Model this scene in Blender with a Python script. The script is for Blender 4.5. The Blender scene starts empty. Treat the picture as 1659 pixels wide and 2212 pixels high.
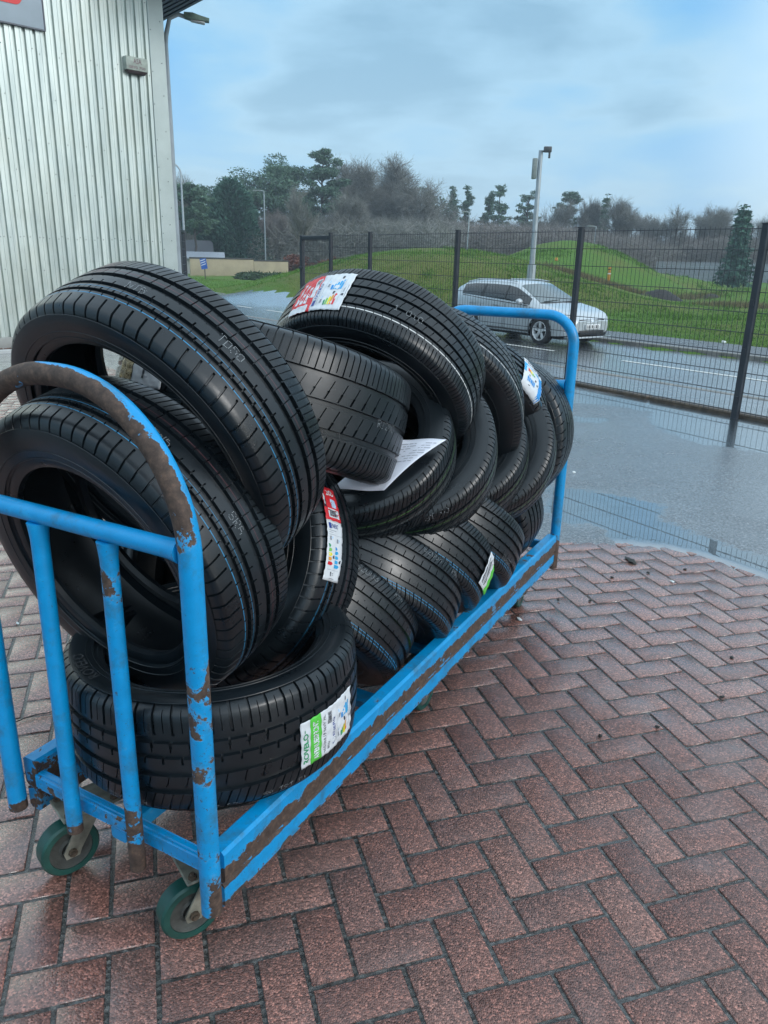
import bpy, bmesh, math, random
import numpy as np
from mathutils import Vector, Matrix
random.seed(7); rng = np.random.default_rng(7)
R = math.radians; PI = math.pi
sc = bpy.context.scene; col = sc.collection
# ---------------------------------------------------------------- camera
HC, FD, WD_, HD_ = 1.2726, 1658.0, 1659.0, 2212.0
PITCH, ROLL = 0.32148964821735554, 0.023212879051524585
cp, sp = math.cos(PITCH), math.sin(PITCH)
FW = np.array([0, cp, -sp]); UP0 = np.array([0, sp, cp]); RT0 = np.array([1., 0, 0])
RT = RT0*math.cos(ROLL) + UP0*math.sin(ROLL); UPV = -RT0*math.sin(ROLL) + UP0*math.cos(ROLL)
EYE = np.array([0, 0, HC])
camd = bpy.data.cameras.new('camera'); cam = bpy.data.objects.new('camera', camd); col.objects.link(cam)
camd.sensor_fit = 'HORIZONTAL'; camd.sensor_width = 36.0; camd.lens = FD/WD_*36.0
camd.clip_start = 0.05; camd.clip_end = 2000
cam.matrix_world = Matrix(((RT[0], UPV[0], -FW[0], 0), (RT[1], UPV[1], -FW[1], 0), (RT[2], UPV[2], -FW[2], HC), (0, 0, 0, 1)))
sc.camera = cam
# ---------------------------------------------------------------- world, sun, exposure
sc.view_settings.view_transform = 'Standard'; sc.view_settings.look = 'None'
sc.view_settings.exposure = 0.62; sc.view_settings.gamma = 1.0
SUN_AZ, SUN_EL = R(62), R(26)
w = bpy.data.worlds.new('World'); sc.world = w; w.use_nodes = True
nt = w.node_tree; nt.nodes.clear()
def N(nt, t, **k):
    n = nt.nodes.new(t)
    for a, b in k.items(): setattr(n, a, b)
    return n
def L(nt, a, b): nt.links.new(a, b)
out = N(nt, 'ShaderNodeOutputWorld'); bg = N(nt, 'ShaderNodeBackground'); L(nt, bg.outputs[0], out.inputs[0])
sky = N(nt, 'ShaderNodeTexSky', sky_type='NISHITA', sun_disc=False, sun_elevation=SUN_EL, sun_rotation=SUN_AZ, air_density=1.3, dust_density=1.5, ozone_density=1.6)
bg.inputs[1].default_value = 0.10
geo = N(nt, 'ShaderNodeNewGeometry'); sep = N(nt, 'ShaderNodeSeparateXYZ'); 
tc = N(nt, 'ShaderNodeTexCoord'); L(nt, tc.outputs['Generated'], sep.inputs[0])
# cloud layer: direction projected on a flat ceiling of cloud
mx = N(nt, 'ShaderNodeMath', operation='MAXIMUM'); L(nt, sep.outputs[2], mx.inputs[0]); mx.inputs[1].default_value = 0.0
ad = N(nt, 'ShaderNodeMath', operation='ADD'); L(nt, mx.outputs[0], ad.inputs[0]); ad.inputs[1].default_value = 0.16
dv = N(nt, 'ShaderNodeVectorMath', operation='DIVIDE'); L(nt, tc.outputs['Generated'], dv.inputs[0])
cmb = N(nt, 'ShaderNodeCombineXYZ')
for i in range(3): L(nt, ad.outputs[0], cmb.inputs[i])
L(nt, cmb.outputs[0], dv.inputs[1])
nz = N(nt, 'ShaderNodeTexNoise'); nz.inputs['Scale'].default_value = 0.95; nz.inputs['Detail'].default_value = 7; nz.inputs['Roughness'].default_value = 0.52
nz.inputs['Distortion'].default_value = 0.15
L(nt, dv.outputs[0], nz.inputs['Vector'])
cr = N(nt, 'ShaderNodeValToRGB'); L(nt, nz.outputs[0], cr.inputs[0])
SKYK = 10.0   # colours below are sky radiance x10 (the background strength is 0.1)
def sk(r, g, b): return (r*SKYK, g*SKYK, b*SKYK, 1)
els = cr.color_ramp.elements
els[0].position = 0.39; els[0].color = sk(.205, .37, .51)
els[1].position = 0.63; els[1].color = sk(.165, .40, .66)
e_ = els.new(0.48); e_.color = sk(.295, .49, .645)
e_ = els.new(0.56); e_.color = sk(.215, .44, .65)
# paler towards the horizon
hz = N(nt, 'ShaderNodeMapRange'); L(nt, sep.outputs[2], hz.inputs[0])
hz.inputs[1].default_value = 0.02; hz.inputs[2].default_value = 0.24; hz.inputs[3].default_value = 0.50; hz.inputs[4].default_value = 0.0
hz.interpolation_type = 'SMOOTHSTEP'
m1 = N(nt, 'ShaderNodeMix', data_type='RGBA'); L(nt, hz.outputs[0], m1.inputs[0]); L(nt, cr.outputs[0], m1.inputs[6]); m1.inputs[7].default_value = sk(.37, .53, .68)
# the bright break in the cloud towards the sun (right, low)
dt = N(nt, 'ShaderNodeVectorMath', operation='DOT_PRODUCT'); L(nt, tc.outputs['Generated'], dt.inputs[0])
SB_AZ, SB_EL = R(35), R(10)
dt.inputs[1].default_value = (math.sin(SB_AZ)*math.cos(SB_EL), math.cos(SB_AZ)*math.cos(SB_EL), math.sin(SB_EL))
br = N(nt, 'ShaderNodeMapRange', interpolation_type='SMOOTHSTEP'); L(nt, dt.outputs['Value'], br.inputs[0])
br.inputs[1].default_value = 0.955; br.inputs[2].default_value = 1.0; br.inputs[3].default_value = 0.0; br.inputs[4].default_value = 0.60
m2 = N(nt, 'ShaderNodeMix', data_type='RGBA'); L(nt, br.outputs[0], m2.inputs[0]); L(nt, m1.outputs[2], m2.inputs[6]); m2.inputs[7].default_value = sk(.72, .86, .92)
# a wide brightness behind the cloud round the sun
dt2 = N(nt, 'ShaderNodeVectorMath', operation='DOT_PRODUCT'); L(nt, tc.outputs['Generated'], dt2.inputs[0])
B2A, B2E = R(128), R(26)
dt2.inputs[1].default_value = (math.sin(B2A)*math.cos(B2E), math.cos(B2A)*math.cos(B2E), math.sin(B2E))
br2 = N(nt, 'ShaderNodeMapRange', interpolation_type='SMOOTHSTEP'); L(nt, dt2.outputs['Value'], br2.inputs[0])
br2.inputs[1].default_value = 0.55; br2.inputs[2].default_value = 1.0; br2.inputs[3].default_value = 0.0; br2.inputs[4].default_value = 0.9
m4 = N(nt, 'ShaderNodeMix', data_type='RGBA'); L(nt, br2.outputs[0], m4.inputs[0]); L(nt, m2.outputs[2], m4.inputs[6]); m4.inputs[7].default_value = sk(1.15, 1.28, 1.40)
# an overcast sky is brightest overhead
zn = N(nt, 'ShaderNodeMapRange', interpolation_type='SMOOTHSTEP'); L(nt, sep.outputs[2], zn.inputs[0]); zn.inputs[1].default_value = .27; zn.inputs[2].default_value = .62; zn.inputs[3].default_value = 0.0; zn.inputs[4].default_value = .85
m5 = N(nt, 'ShaderNodeMix', data_type='RGBA'); L(nt, zn.outputs[0], m5.inputs[0]); L(nt, m4.outputs[2], m5.inputs[6]); m5.inputs[7].default_value = sk(.84, 1.02, 1.16)
m3 = N(nt, 'ShaderNodeMix', data_type='RGBA'); m3.inputs[0].default_value = 0.85; L(nt, sky.outputs[0], m3.inputs[6]); L(nt, m5.outputs[2], m3.inputs[7])
L(nt, m3.outputs[2], bg.inputs[0])
sund = bpy.data.lights.new('sun', 'SUN'); sun = bpy.data.objects.new('sun', sund); col.objects.link(sun)
sund.energy = .7; sund.angle = R(16); sund.color = (1.0, .99, .97)
SUN_AZ2 = R(128)
sd = Vector((math.sin(SUN_AZ2)*math.cos(SUN_EL), math.cos(SUN_AZ2)*math.cos(SUN_EL), math.sin(SUN_EL)))
sun.rotation_euler = sd.to_track_quat('Z', 'Y').to_euler()
sky.sun_rotation = SUN_AZ2
# ---------------------------------------------------------------- pixel -> place helpers (pixels of a 1659 x 2212 view)
def ray(x, y):
    return (x - WD_/2)/FD*RT - (y - HD_/2)/FD*UPV + FW
def G(x, y, z=0.0):
    d = ray(x, y); return EYE + d*((z - HC)/d[2])
def AT(x, y, dist):                 # point on a pixel's ray at a horizontal distance
    d = ray(x, y); return EYE + d*(dist/math.hypot(d[0], d[1]))
# ---------------------------------------------------------------- object helpers
def mesh_obj(name, V, F, mats, parent=None, midx=None, smooth=None, sharp=None):
    me = bpy.data.meshes.new(name)
    V = np.asarray(V, np.float32)
    if isinstance(F, np.ndarray):
        k = F.shape[1]; n = len(F)
        me.vertices.add(len(V)); me.vertices.foreach_set('co', V.ravel())
        me.loops.add(n*k); me.loops.foreach_set('vertex_index', F.astype(np.int32).ravel())
        me.polygons.add(n); me.polygons.foreach_set('loop_start', np.arange(0, n*k, k, dtype=np.int32))
        try: me.polygons.foreach_set('loop_total', np.full(n, k, np.int32))
        except Exception: pass
        me.update(calc_edges=True)
    else:
        me.from_pydata([tuple(map(float, v)) for v in V], [], [tuple(int(i) for i in f) for f in F]); me.update()
    for m in (mats if isinstance(mats, (list, tuple)) else [mats]): me.materials.append(m)
    if midx is not None: me.polygons.foreach_set('material_index', np.asarray(midx, np.int32))
    if smooth or sharp is not None:
        me.polygons.foreach_set('use_smooth', np.ones(len(me.polygons), bool))
        if sharp is not None: me.set_sharp_from_angle(angle=R(sharp))
    me.validate()
    o = bpy.data.objects.new(name, me); col.objects.link(o)
    if parent: o.parent = parent
    return o
def tag(o, label=None, cat=None, group=None, kind=None):
    if label: o['label'] = label
    if cat: o['category'] = cat
    if group: o['group'] = group
    if kind: o['kind'] = kind
    return o
def empty(name, loc=(0, 0, 0), rz=0):
    o = bpy.data.objects.new(name, None); col.objects.link(o); o.location = [float(c) for c in loc]; o.rotation_euler = (0, 0, rz)
    o.empty_display_size = 0.1
    return o
class MB:                            # mesh builder: collects pieces, links them as ONE object
    def __init__(s): s.V = []; s.F = []; s.M = []; s.A = []
    def add(s, V, F, m=0, a=0.0):
        b = len(s.V); s.V += [tuple(map(float, v)) for v in V]; s.F += [tuple(int(i)+b for i in f) for f in F]
        s.M += [m]*len(F); s.A += ([a]*len(V) if np.isscalar(a) else list(a))
    def box(s, lo, hi, m=0, bev=0.0, fr=None, a=0.0, seg=2):
        lo = np.minimum(lo, hi).astype(float) if True else lo; hi2 = np.maximum(np.asarray(lo), np.asarray(hi)).astype(float)
        bm = bmesh.new(); bmesh.ops.create_cube(bm, size=1.0)
        c = (np.asarray(lo)+hi2)/2; d = hi2-np.asarray(lo)
        for v in bm.verts: v.co = Vector((c[0]+v.co.x*d[0], c[1]+v.co.y*d[1], c[2]+v.co.z*d[2]))
        if bev > 0: bmesh.ops.bevel(bm, geom=list(bm.edges), offset=bev, segments=seg, profile=.5, affect='EDGES')
        s.bm(bm, m, fr, a)
    def bm(s, bm, m=0, fr=None, a=0.0):
        bm.verts.ensure_lookup_table(); bm.verts.index_update()
        V = [tuple(v.co) for v in bm.verts]
        if fr: V = [fr(*v) for v in V]
        s.add(V, [[v.index for v in f.verts] for f in bm.faces], m, a); bm.free()
    def tube(s, pts, r, n=10, m=0, cap=True, a=0.0):
        pts = [np.asarray(p, float) for p in pts]; k = len(pts)
        rr = [r]*k if np.isscalar(r) else r
        V = []; t0 = None; AA = []
        for i, p in enumerate(pts):
            t = pts[min(i+1, k-1)] - pts[max(i-1, 0)]; t /= np.linalg.norm(t)+1e-12
            if t0 is None:
                u = np.cross(t, [0, 0, 1.]) if abs(t[2]) < .95 else np.cross(t, [1., 0, 0])
            else: u = u - t*(u@t)
            u /= np.linalg.norm(u); v = np.cross(t, u); t0 = t
            for j in range(n):
                q = 2*PI*j/n; V.append(p + rr[i]*(math.cos(q)*u + math.sin(q)*v)); AA.append(a if np.isscalar(a) else a[i])
        F = [(i*n+j, i*n+(j+1) % n, (i+1)*n+(j+1) % n, (i+1)*n+j) for i in range(k-1) for j in range(n)]
        if cap: F += [tuple(reversed(range(n))), tuple((k-1)*n+j for j in range(n))]
        s.add(V, F, m, AA)
    def disc(s, c, ax, r, n=20, m=0, th=0.0):
        ax = np.asarray(ax, float); ax /= np.linalg.norm(ax)
        s.tube([np.asarray(c)-ax*th/2, np.asarray(c)+ax*th/2], r, n, m)
    def lathe(s, prof, c, ax, n=32, m=0):     # prof: list of (axial, radius)
        ax = np.asarray(ax, float); ax /= np.linalg.norm(ax)
        u = np.cross(ax, [0, 0, 1.]) if abs(ax[2]) < .95 else np.cross(ax, [1., 0, 0]); u /= np.linalg.norm(u); v = np.cross(ax, u)
        V = [np.asarray(c)+ax*p[0]+p[1]*(math.cos(2*PI*j/n)*u+math.sin(2*PI*j/n)*v) for p in prof for j in range(n)]
        F = [(i*n+j, i*n+(j+1) % n, (i+1)*n+(j+1) % n, (i+1)*n+j) for i in range(len(prof)-1) for j in range(n)]
        s.add(V, F, m)
    def build(s, name, mats, parent=None, sharp=35, attr=None):
        o = mesh_obj(name, s.V, s.F, mats, parent, s.M, sharp=sharp)
        if attr:
            at = o.data.attributes.new(attr, 'FLOAT', 'POINT'); at.data.foreach_set('value', np.asarray(s.A, np.float32))
        return o
# ---------------------------------------------------------------- material helpers
def mat(name, base=(.5, .5, .5), rough=.5, metal=0.0, spec=.5, ior=None):
    m = bpy.data.materials.new(name); m.use_nodes = True; nt = m.node_tree; b = nt.nodes['Principled BSDF']
    b.inputs['Base Color'].default_value = (*base, 1); b.inputs['Roughness'].default_value = rough; b.inputs['Metallic'].default_value = metal
    b.inputs['Specular IOR Level'].default_value = spec
    if ior: b.inputs['IOR'].default_value = ior
    return m, nt, b
def noise(nt, scale, detail=4, rough=.55, coord='Object', dist=0.0, vec=None):
    n = N(nt, 'ShaderNodeTexNoise'); n.inputs['Scale'].default_value = scale; n.inputs['Detail'].default_value = detail; n.inputs['Roughness'].default_value = rough
    n.inputs['Distortion'].default_value = dist
    if vec is None:
        if coord == 'Position': vec = N(nt, 'ShaderNodeNewGeometry').outputs['Position']
        else: vec = N(nt, 'ShaderNodeTexCoord').outputs[coord]
    L(nt, vec, n.inputs['Vector']); return n
def ramp(nt, src, stops):
    c = N(nt, 'ShaderNodeValToRGB'); L(nt, src, c.inputs[0]); e = c.color_ramp.elements
    for i, (p, cl) in enumerate(stops):
        if i < 2: x = e[i]; x.position = p
        else: x = e.new(p)
        x.color = (*cl, 1) if len(cl) == 3 else cl
    return c
def mrange(nt, src, a, b, c=0.0, d=1.0, smooth=False):
    m = N(nt, 'ShaderNodeMapRange'); L(nt, src, m.inputs[0])
    for i, v in enumerate((a, b, c, d)): m.inputs[i+1].default_value = v
    if smooth: m.interpolation_type = 'SMOOTHSTEP'
    return m.outputs[0]
def mix(nt, f, a, b):
    m = N(nt, 'ShaderNodeMix', data_type='RGBA')
    if hasattr(f, 'links') or hasattr(f, 'is_linked'): L(nt, f, m.inputs[0])
    else: m.inputs[0].default_value = f
    for i, x in ((6, a), (7, b)):
        if isinstance(x, tuple): m.inputs[i].default_value = (*x, 1) if len(x) == 3 else x
        else: L(nt, x, m.inputs[i])
    return m.outputs[2]
def math_(nt, op, a, b=None, clamp=False):
    m = N(nt, 'ShaderNodeMath', operation=op); m.use_clamp = clamp
    for i, x in enumerate((a, b)):
        if x is None: continue
        if isinstance(x, (int, float)): m.inputs[i].default_value = x
        else: L(nt, x, m.inputs[i])
    return m.outputs[0]
def bump(nt, b, h, strength=.3, dist=.01):
    n = N(nt, 'ShaderNodeBump'); n.inputs['Strength'].default_value = strength; n.inputs['Distance'].default_value = dist
    L(nt, h, n.inputs['Height']); L(nt, n.outputs[0], b.inputs['Normal']); return n
def flat(name, c, rough=.5, metal=0.0, vary=.12, scale=6.0, spec=.5, bmp=0.0):
    m, nt, b = mat(name, c, rough, metal, spec)
    n = noise(nt, scale, 5); d = tuple(x*(1-vary) for x in c); e = tuple(min(1, x*(1+vary)) for x in c)
    cr = ramp(nt, n.outputs[0], [(.3, d), (.7, e)]); L(nt, cr.outputs[0], b.inputs['Base Color'])
    L(nt, mrange(nt, n.outputs[0], .3, .7, max(.02, rough-.08), min(1, rough+.08)), b.inputs['Roughness'])
    if bmp: bump(nt, b, noise(nt, scale*8, 4).outputs[0], bmp, .004)
    return m
# ---------------------------------------------------------------- frames of the place
TA = R(61.04); C0 = np.array([-0.27817033, 1.09608824, 0.0]); U = np.array([math.cos(TA), math.sin(TA), 0]); WV = np.array([-math.sin(TA), math.cos(TA), 0]); ZV = np.array([0, 0, 1.])
def T(a, b, z): return C0 + a*U + b*WV + z*ZV            # trolley: along, across (to the left), up
N2 = np.array([math.cos(R(34)), math.sin(R(34))]); E2 = np.array([-math.sin(R(34)), math.cos(R(34))])   # fence
N3 = np.array([math.cos(R(36.5)), math.sin(R(36.5))]); E3 = np.array([-math.sin(R(36.5)), math.cos(R(36.5))])   # road
FP = 6.195; FE0 = 3.783; ZR = -0.30
def F2(p, e, z=0.0): return np.array([*(p*N2 + e*E2), z])
def F3(p, e, z=0.0): return np.array([*(p*N3 + e*E3), z])
MOUNDS = [(2.2, 36, 10.5, 9.5, 1.98), (-1.0, 29.5, 6.5, 5.0, .75), (5.5, 29, 7, 4.5, .55), (9.9, 45, 7.4, 9, 2.62), (17, 48, 4.2, 4, .85), (18.8, 38, 5, 4, .60)]
def ht(x, y):
    x = np.asarray(x, float); y = np.asarray(y, float)
    p2 = x*N2[0] + y*N2[1]
    z = ZR*np.clip((p2-6.42)/1.2, 0, 1)
    for cx, cy, a, b, h in MOUNDS:
        r = np.sqrt(((x-cx)/a)**2 + ((y-cy)/b)**2)
        z = z + h*np.where(r < 1, np.cos(np.minimum(r, 1)*PI/2)**1.5, 0)
    return z
# ---------------------------------------------------------------- ground materials
def asphalt_mat(name, base=.045, tint=(1, 1.03, 1.08), wet=.5, scale=1.0, water=False, coat=0.0):
    m, nt, b = mat(name)
    P = N(nt, 'ShaderNodeNewGeometry').outputs['Position']
    big = noise(nt, .55*scale, 5, .6, vec=P); mid = noise(nt, 5*scale, 5, .65, vec=P); fine = noise(nt, 75, 5, .78, vec=P)
    v = N(nt, 'ShaderNodeTexVoronoi'); v.inputs['Scale'].default_value = 75; L(nt, P, v.inputs['Vector'])
    c1 = ramp(nt, fine.outputs[0], [(.34, tuple(base*.30*t for t in tint)), (.52, tuple(base*t for t in tint)), (.70, tuple(base*3.0*t for t in tint))])
    c2 = mix(nt, mrange(nt, mid.outputs[0], .35, .7, 0, .5), c1.outputs[0], tuple(base*.6*t for t in tint))
    L(nt, c2, b.inputs['Base Color'])
    wetm = math_(nt, 'ADD', math_(nt, 'MULTIPLY', big.outputs[0], .6), math_(nt, 'MULTIPLY', mid.outputs[0], .4))
    L(nt, mrange(nt, wetm, wet-.10, wet+.08, .36, .11, True), b.inputs['Roughness'])
    b.inputs['Specular IOR Level'].default_value = .95
    hgt = math_(nt, 'ADD', fine.outputs[0], math_(nt, 'MULTIPLY', v.outputs['Distance'], 1.2))
    bn = bump(nt, b, hgt, .55, .012)
    if coat:                                     # film of rain over the stones
        L(nt, mrange(nt, wetm, wet-.16, wet+.10, coat*.45, coat, True), b.inputs['Coat Weight']); b.inputs['Coat Roughness'].default_value = .17; b.inputs['Coat IOR'].default_value = 1.65
        cb = N(nt, 'ShaderNodeBump'); cb.inputs['Strength'].default_value = .35; cb.inputs['Distance'].default_value = .004; L(nt, fine.outputs[0], cb.inputs['Height']); L(nt, cb.outputs[0], b.inputs['Coat Normal'])
    st = mrange(nt, wetm, wet-.10, wet+.12, .95, .40, True)
    if water:                                   # standing water: soft, ragged edges, mirror-flat inside
        at = N(nt, 'ShaderNodeAttribute'); at.attribute_name = 'water'
        ed = noise(nt, 9, 6, .7, vec=P); k = math_(nt, 'ADD', at.outputs['Fac'], math_(nt, 'MULTIPLY', math_(nt, 'ADD', ed.outputs[0], -.5), .34))
        k = math_(nt, 'ADD', k, math_(nt, 'MULTIPLY', math_(nt, 'ADD', fine.outputs[0], -.5), .10))
        wm = mrange(nt, k, -.015, .045, 0, 1, True); damp = mrange(nt, k, -.30, .0, 0, 1, True)
        r0 = b.inputs['Roughness'].links[0].from_socket; rr_ = mix(nt, math_(nt, 'MULTIPLY', damp, .6), r0, (.20, .20, .20)); rr_ = mix(nt, wm, rr_, (.001, .001, .001)); L(nt, rr_, b.inputs['Roughness'])
        L(nt, mix(nt, wm, c2, (.035, .042, .047)), b.inputs['Base Color'])
        st = math_(nt, 'MULTIPLY', st, mrange(nt, wm, 0, 1, 1, .001))
        L(nt, mrange(nt, wm, 0, 1, 1.5, 3.1), b.inputs['IOR']); L(nt, mrange(nt, wm, 0, 1, .85, .6), b.inputs['Specular IOR Level'])
    L(nt, st, bn.inputs['Strength'])
    return m
def grass_mat():
    m, nt, b = mat('grass', rough=.8, spec=.2)
    P = N(nt, 'ShaderNodeNewGeometry').outputs['Position']
    a = noise(nt, .16, 5, .6, vec=P); c = noise(nt, 1.3, 6, .65, vec=P); f = noise(nt, 14, 5, .75, vec=P)
    g = ramp(nt, f.outputs[0], [(.28, (.050, .105, .012)), (.5, (.105, .230, .022)), (.75, (.165, .305, .045))])
    y = ramp(nt, f.outputs[0], [(.28, (.085, .085, .020)), (.5, (.165, .195, .038)), (.75, (.250, .250, .075))])
    s = math_(nt, 'ADD', math_(nt, 'MULTIPLY', a.outputs[0], .65), math_(nt, 'MULTIPLY', c.outputs[0], .35))
    # thinner, yellower turf on the near side of the mounds (where it has been mown short)
    sx = N(nt, 'ShaderNodeSeparateXYZ'); L(nt, P, sx.inputs[0])
    dx = math_(nt, 'MULTIPLY', math_(nt, 'ADD', sx.outputs[0], -3.5), .105); dy = math_(nt, 'MULTIPLY', math_(nt, 'ADD', sx.outputs[1], -30), .17)
    rr = math_(nt, 'ADD', math_(nt, 'MULTIPLY', dx, dx), math_(nt, 'MULTIPLY', dy, dy))
    s2 = math_(nt, 'ADD', s, mrange(nt, rr, 1.2, .1, 0, .17, True))
    gy = mix(nt, mrange(nt, s2, .46, .64, 0, 1, True), g.outputs[0], y.outputs[0]); d_ = noise(nt, .55, 6, .7, vec=P); L(nt, mix(nt, mrange(nt, d_.outputs[0], .60, .78, 0, .40, True), gy, (.12, .10, .045)), b.inputs['Base Color'])
    bump(nt, b, math_(nt, 'ADD', f.outputs[0], c.outputs[0]), 1.0, .16)
    return m
M_ASPH = asphalt_mat('wet_asphalt', .15, (1, 1.05, 1.12), wet=.47, water=True, coat=.9); M_ROAD = asphalt_mat('road_asphalt', .11, (1, 1.05, 1.14), .40, .8, coat=1.0)
M_PATH = asphalt_mat('footpath_asphalt', .08, (1, 1, 1.05), .60, .8)
M_GRASS = grass_mat()
# ---------------------------------------------------------------- terrain: one sheet to the horizon
def axis(a, b, fine, step, far):
    l = list(np.arange(a, b, fine)); x = b
    d = fine
    while x < far: l.append(x); d *= step; x += d
    return l
xs = [-v for v in axis(0, 30, .5, 1.25, 420)][::-1][:-1] + axis(0, 30, .5, 1.25, 420)
ys = [-v for v in axis(0, 4, 1, 1.6, 200)][::-1][:-1] + axis(0, 58, .5, 1.22, 700)
XX, YY = np.meshgrid(xs, ys); p3 = XX*N3[0] + YY*N3[1]
ZZ = ht(XX, YY) - np.where(p3 < 9.6, .09, 0) - np.where((p3 >= 9.6) & (p3 < 13.6), .05, 0)
ZZ = ZZ + np.where(p3 > 16, rng.normal(0, .012, XX.shape), 0)
nx, ny = len(xs), len(ys); idx = np.arange(nx*ny).reshape(ny, nx)
FQ = np.stack([idx[:-1, :-1], idx[:-1, 1:], idx[1:, 1:], idx[1:, :-1]], -1).reshape(-1, 4)
ter = mesh_obj('grass_field', np.stack([XX, YY, ZZ], -1).reshape(-1, 3), FQ, M_GRASS, smooth=True); tag(ter, kind='structure')
def strip(name, m, p0, p1, e0, e1, dz, de=.6, npn=24, kind='structure'):
    ps = np.linspace(p0, p1, npn); es = np.arange(e0, e1+de, de)
    PP, EE = np.meshgrid(ps, es); x = PP*N3[0]+EE*E3[0]; y = PP*N3[1]+EE*E3[1]
    z = ht(x, y) + dz; k = len(ps); n = len(es); ix = np.arange(k*n).reshape(n, k)
    Fq = np.stack([ix[:-1, :-1], ix[:-1, 1:], ix[1:, 1:], ix[1:, :-1]], -1).reshape(-1, 4)
    o = mesh_obj(name, np.stack([x, y, z], -1).reshape(-1, 3), Fq, m, smooth=True); tag(o, kind=kind); return o
EDGE = [(12, -14), (4.2, -3), (2.9, -.4), (2.25, 1.2), (1.95, 2.1), (1.75, 2.68), (1.662, 2.90), (1.60, 3.03), (1.50, 3.17), (1.40, 3.285), (1.30, 3.345), (1.13, 3.375), (.80, 3.385), (.45, 3.42), (.1, 3.55), (-.5, 4.2), (-1.6, 7.2), (-2.4, 9.2), (-3.0, 11.2)]
WB0 = G(0, 757)[:2]; WD = np.array([math.sqrt(.5), math.sqrt(.5)])      # building wall line
WNV = np.array([WD[1], -WD[0]])                                          # out of the wall, towards the camera
POLY = np.array(EDGE + [tuple(WB0 + WD*2.62 + WNV*.42), tuple(WB0 - WD*9 + WNV*.42), (-14, -14)])
def inside(px, py, poly=None):
    poly = POLY if poly is None else poly
    c = np.zeros(px.shape, bool); n = len(poly); j = n-1
    for i in range(n):
        xi, yi = poly[i]; xj, yj = poly[j]
        t = ((yi > py) != (yj > py)) & (px < (xj-xi)*(py-yi)/((yj-yi) + 1e-12)+xi); c ^= t; j = i
    return c
PUD = [[(0.96, 4.37), (1.12, 4.35), (1.23, 4.29), (1.39, 4.21), (1.58, 4.0), (1.46, 3.78), (1.59, 3.56), (1.75, 3.32), (2.0, 2.9), (1.9, 2.4), (1.5, 2.6), (1.3, 3.1), (1.0, 3.3), (1.08, 3.45), (1.05, 3.62), (0.98, 3.68), (0.80, 3.74)],
 [(1.9, 8.1), (2.46, 7.55), (2.79, 7.1), (2.98, 6.80), (3.3, 6.39), (3.8, 5.7), (4.8, 4.3), (4.1, 4.2), (3.0, 4.95), (2.7, 5.29), (2.52, 5.45), (2.32, 5.55), (2.2, 5.93), (2.18, 6.33), (2.34, 6.81), (2.08, 7.1), (1.73, 7.13), (1.1, 8.2), (1.3, 8.6)],
 [(1.6, 6.57), (1.93, 6.47), (1.79, 6.24), (1.50, 6.30)], [(3.6, 3.9), (4.0, 3.6), (3.8, 3.2), (3.4, 3.5)], [(2.35, 4.35), (2.7, 4.25), (2.62, 4.08), (2.3, 4.15)]]
def sdist(x, y, poly):
    poly = np.asarray(poly, float); P_ = np.stack([x.ravel(), y.ravel()], 1); d = np.full(len(P_), 9.0)
    for i in range(len(poly)):
        a = poly[i-1]; v = poly[i]-a; t = np.clip(((P_-a)@v)/(v@v), 0, 1); d = np.minimum(d, np.hypot(*(P_-a-t[:, None]*v).T))
    return np.where(inside(P_[:, 0], P_[:, 1], poly), d, -d).reshape(x.shape)
pa = np.concatenate([np.arange(-32, 2, .8), np.arange(2, 8.2, .05), np.linspace(8.2, 9.28, 6)]); ea = np.concatenate([np.arange(-40, -4, .8), np.arange(-4, 7, .05), np.arange(7, 120, .8)])
PP, EE = np.meshgrid(pa, ea); x = PP*N3[0]+EE*E3[0]; y = PP*N3[1]+EE*E3[1]; bd = np.full(x.shape, -9.0); nr_ = (np.hypot(x, y) < 9); bd[nr_] = sdist(x[nr_], y[nr_], np.array(EDGE+[(-14, 11.2), (-14, -14)])); tt_ = np.clip((-bd-.0)/.05, 0, 1); z = ht(x, y)-.012+np.where(y > 1, .0155*tt_*tt_*(3-2*tt_), 0); k = len(pa); n = len(ea); ix = np.arange(k*n).reshape(n, k)
yard = mesh_obj('asphalt_yard', np.stack([x, y, z], -1).reshape(-1, 3), np.stack([ix[:-1, :-1], ix[:-1, 1:], ix[1:, 1:], ix[1:, :-1]], -1).reshape(-1, 4), M_ASPH, smooth=True); tag(yard, kind='structure')
wet = np.max([sdist(x, y, p_) for p_ in PUD], axis=0); at_ = yard.data.attributes.new('water', 'FLOAT', 'POINT'); at_.data.foreach_set('value', np.clip(wet, -.5, .5).astype(np.float32).ravel())
strip('road', M_ROAD, 9.40, 13.50, -60, 200, -.10+.06, 1.0, 12)
strip('footpath', M_PATH, 13.63, 15.35, -30, 22, .012, .6, 6)
M_KERB = flat('kerb_concrete', (.20, .19, .17), .55, vary=.3, scale=8, bmp=.3)
def kerb(p0, p1, e0, e1, zt, zb, name='kerb'):
    mb = MB(); e = e0
    while e < e1:
        l = .9
        V = []
        mb.box((p0, e+.004, zb), (p1, min(e+l, e1)-.004, zt+rng.normal(0, .002)), bev=.012, fr=lambda a, b_, c: F3(a, b_, c), seg=1); e += l
    o = mb.build(name, [M_KERB]); tag(o, kind='structure'); return o
kerb(9.28, 9.40, -20, 60, ZR+.012, ZR-.15); kerb(13.50, 13.63, -20, 90, ZR+.035, ZR-.15)
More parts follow.
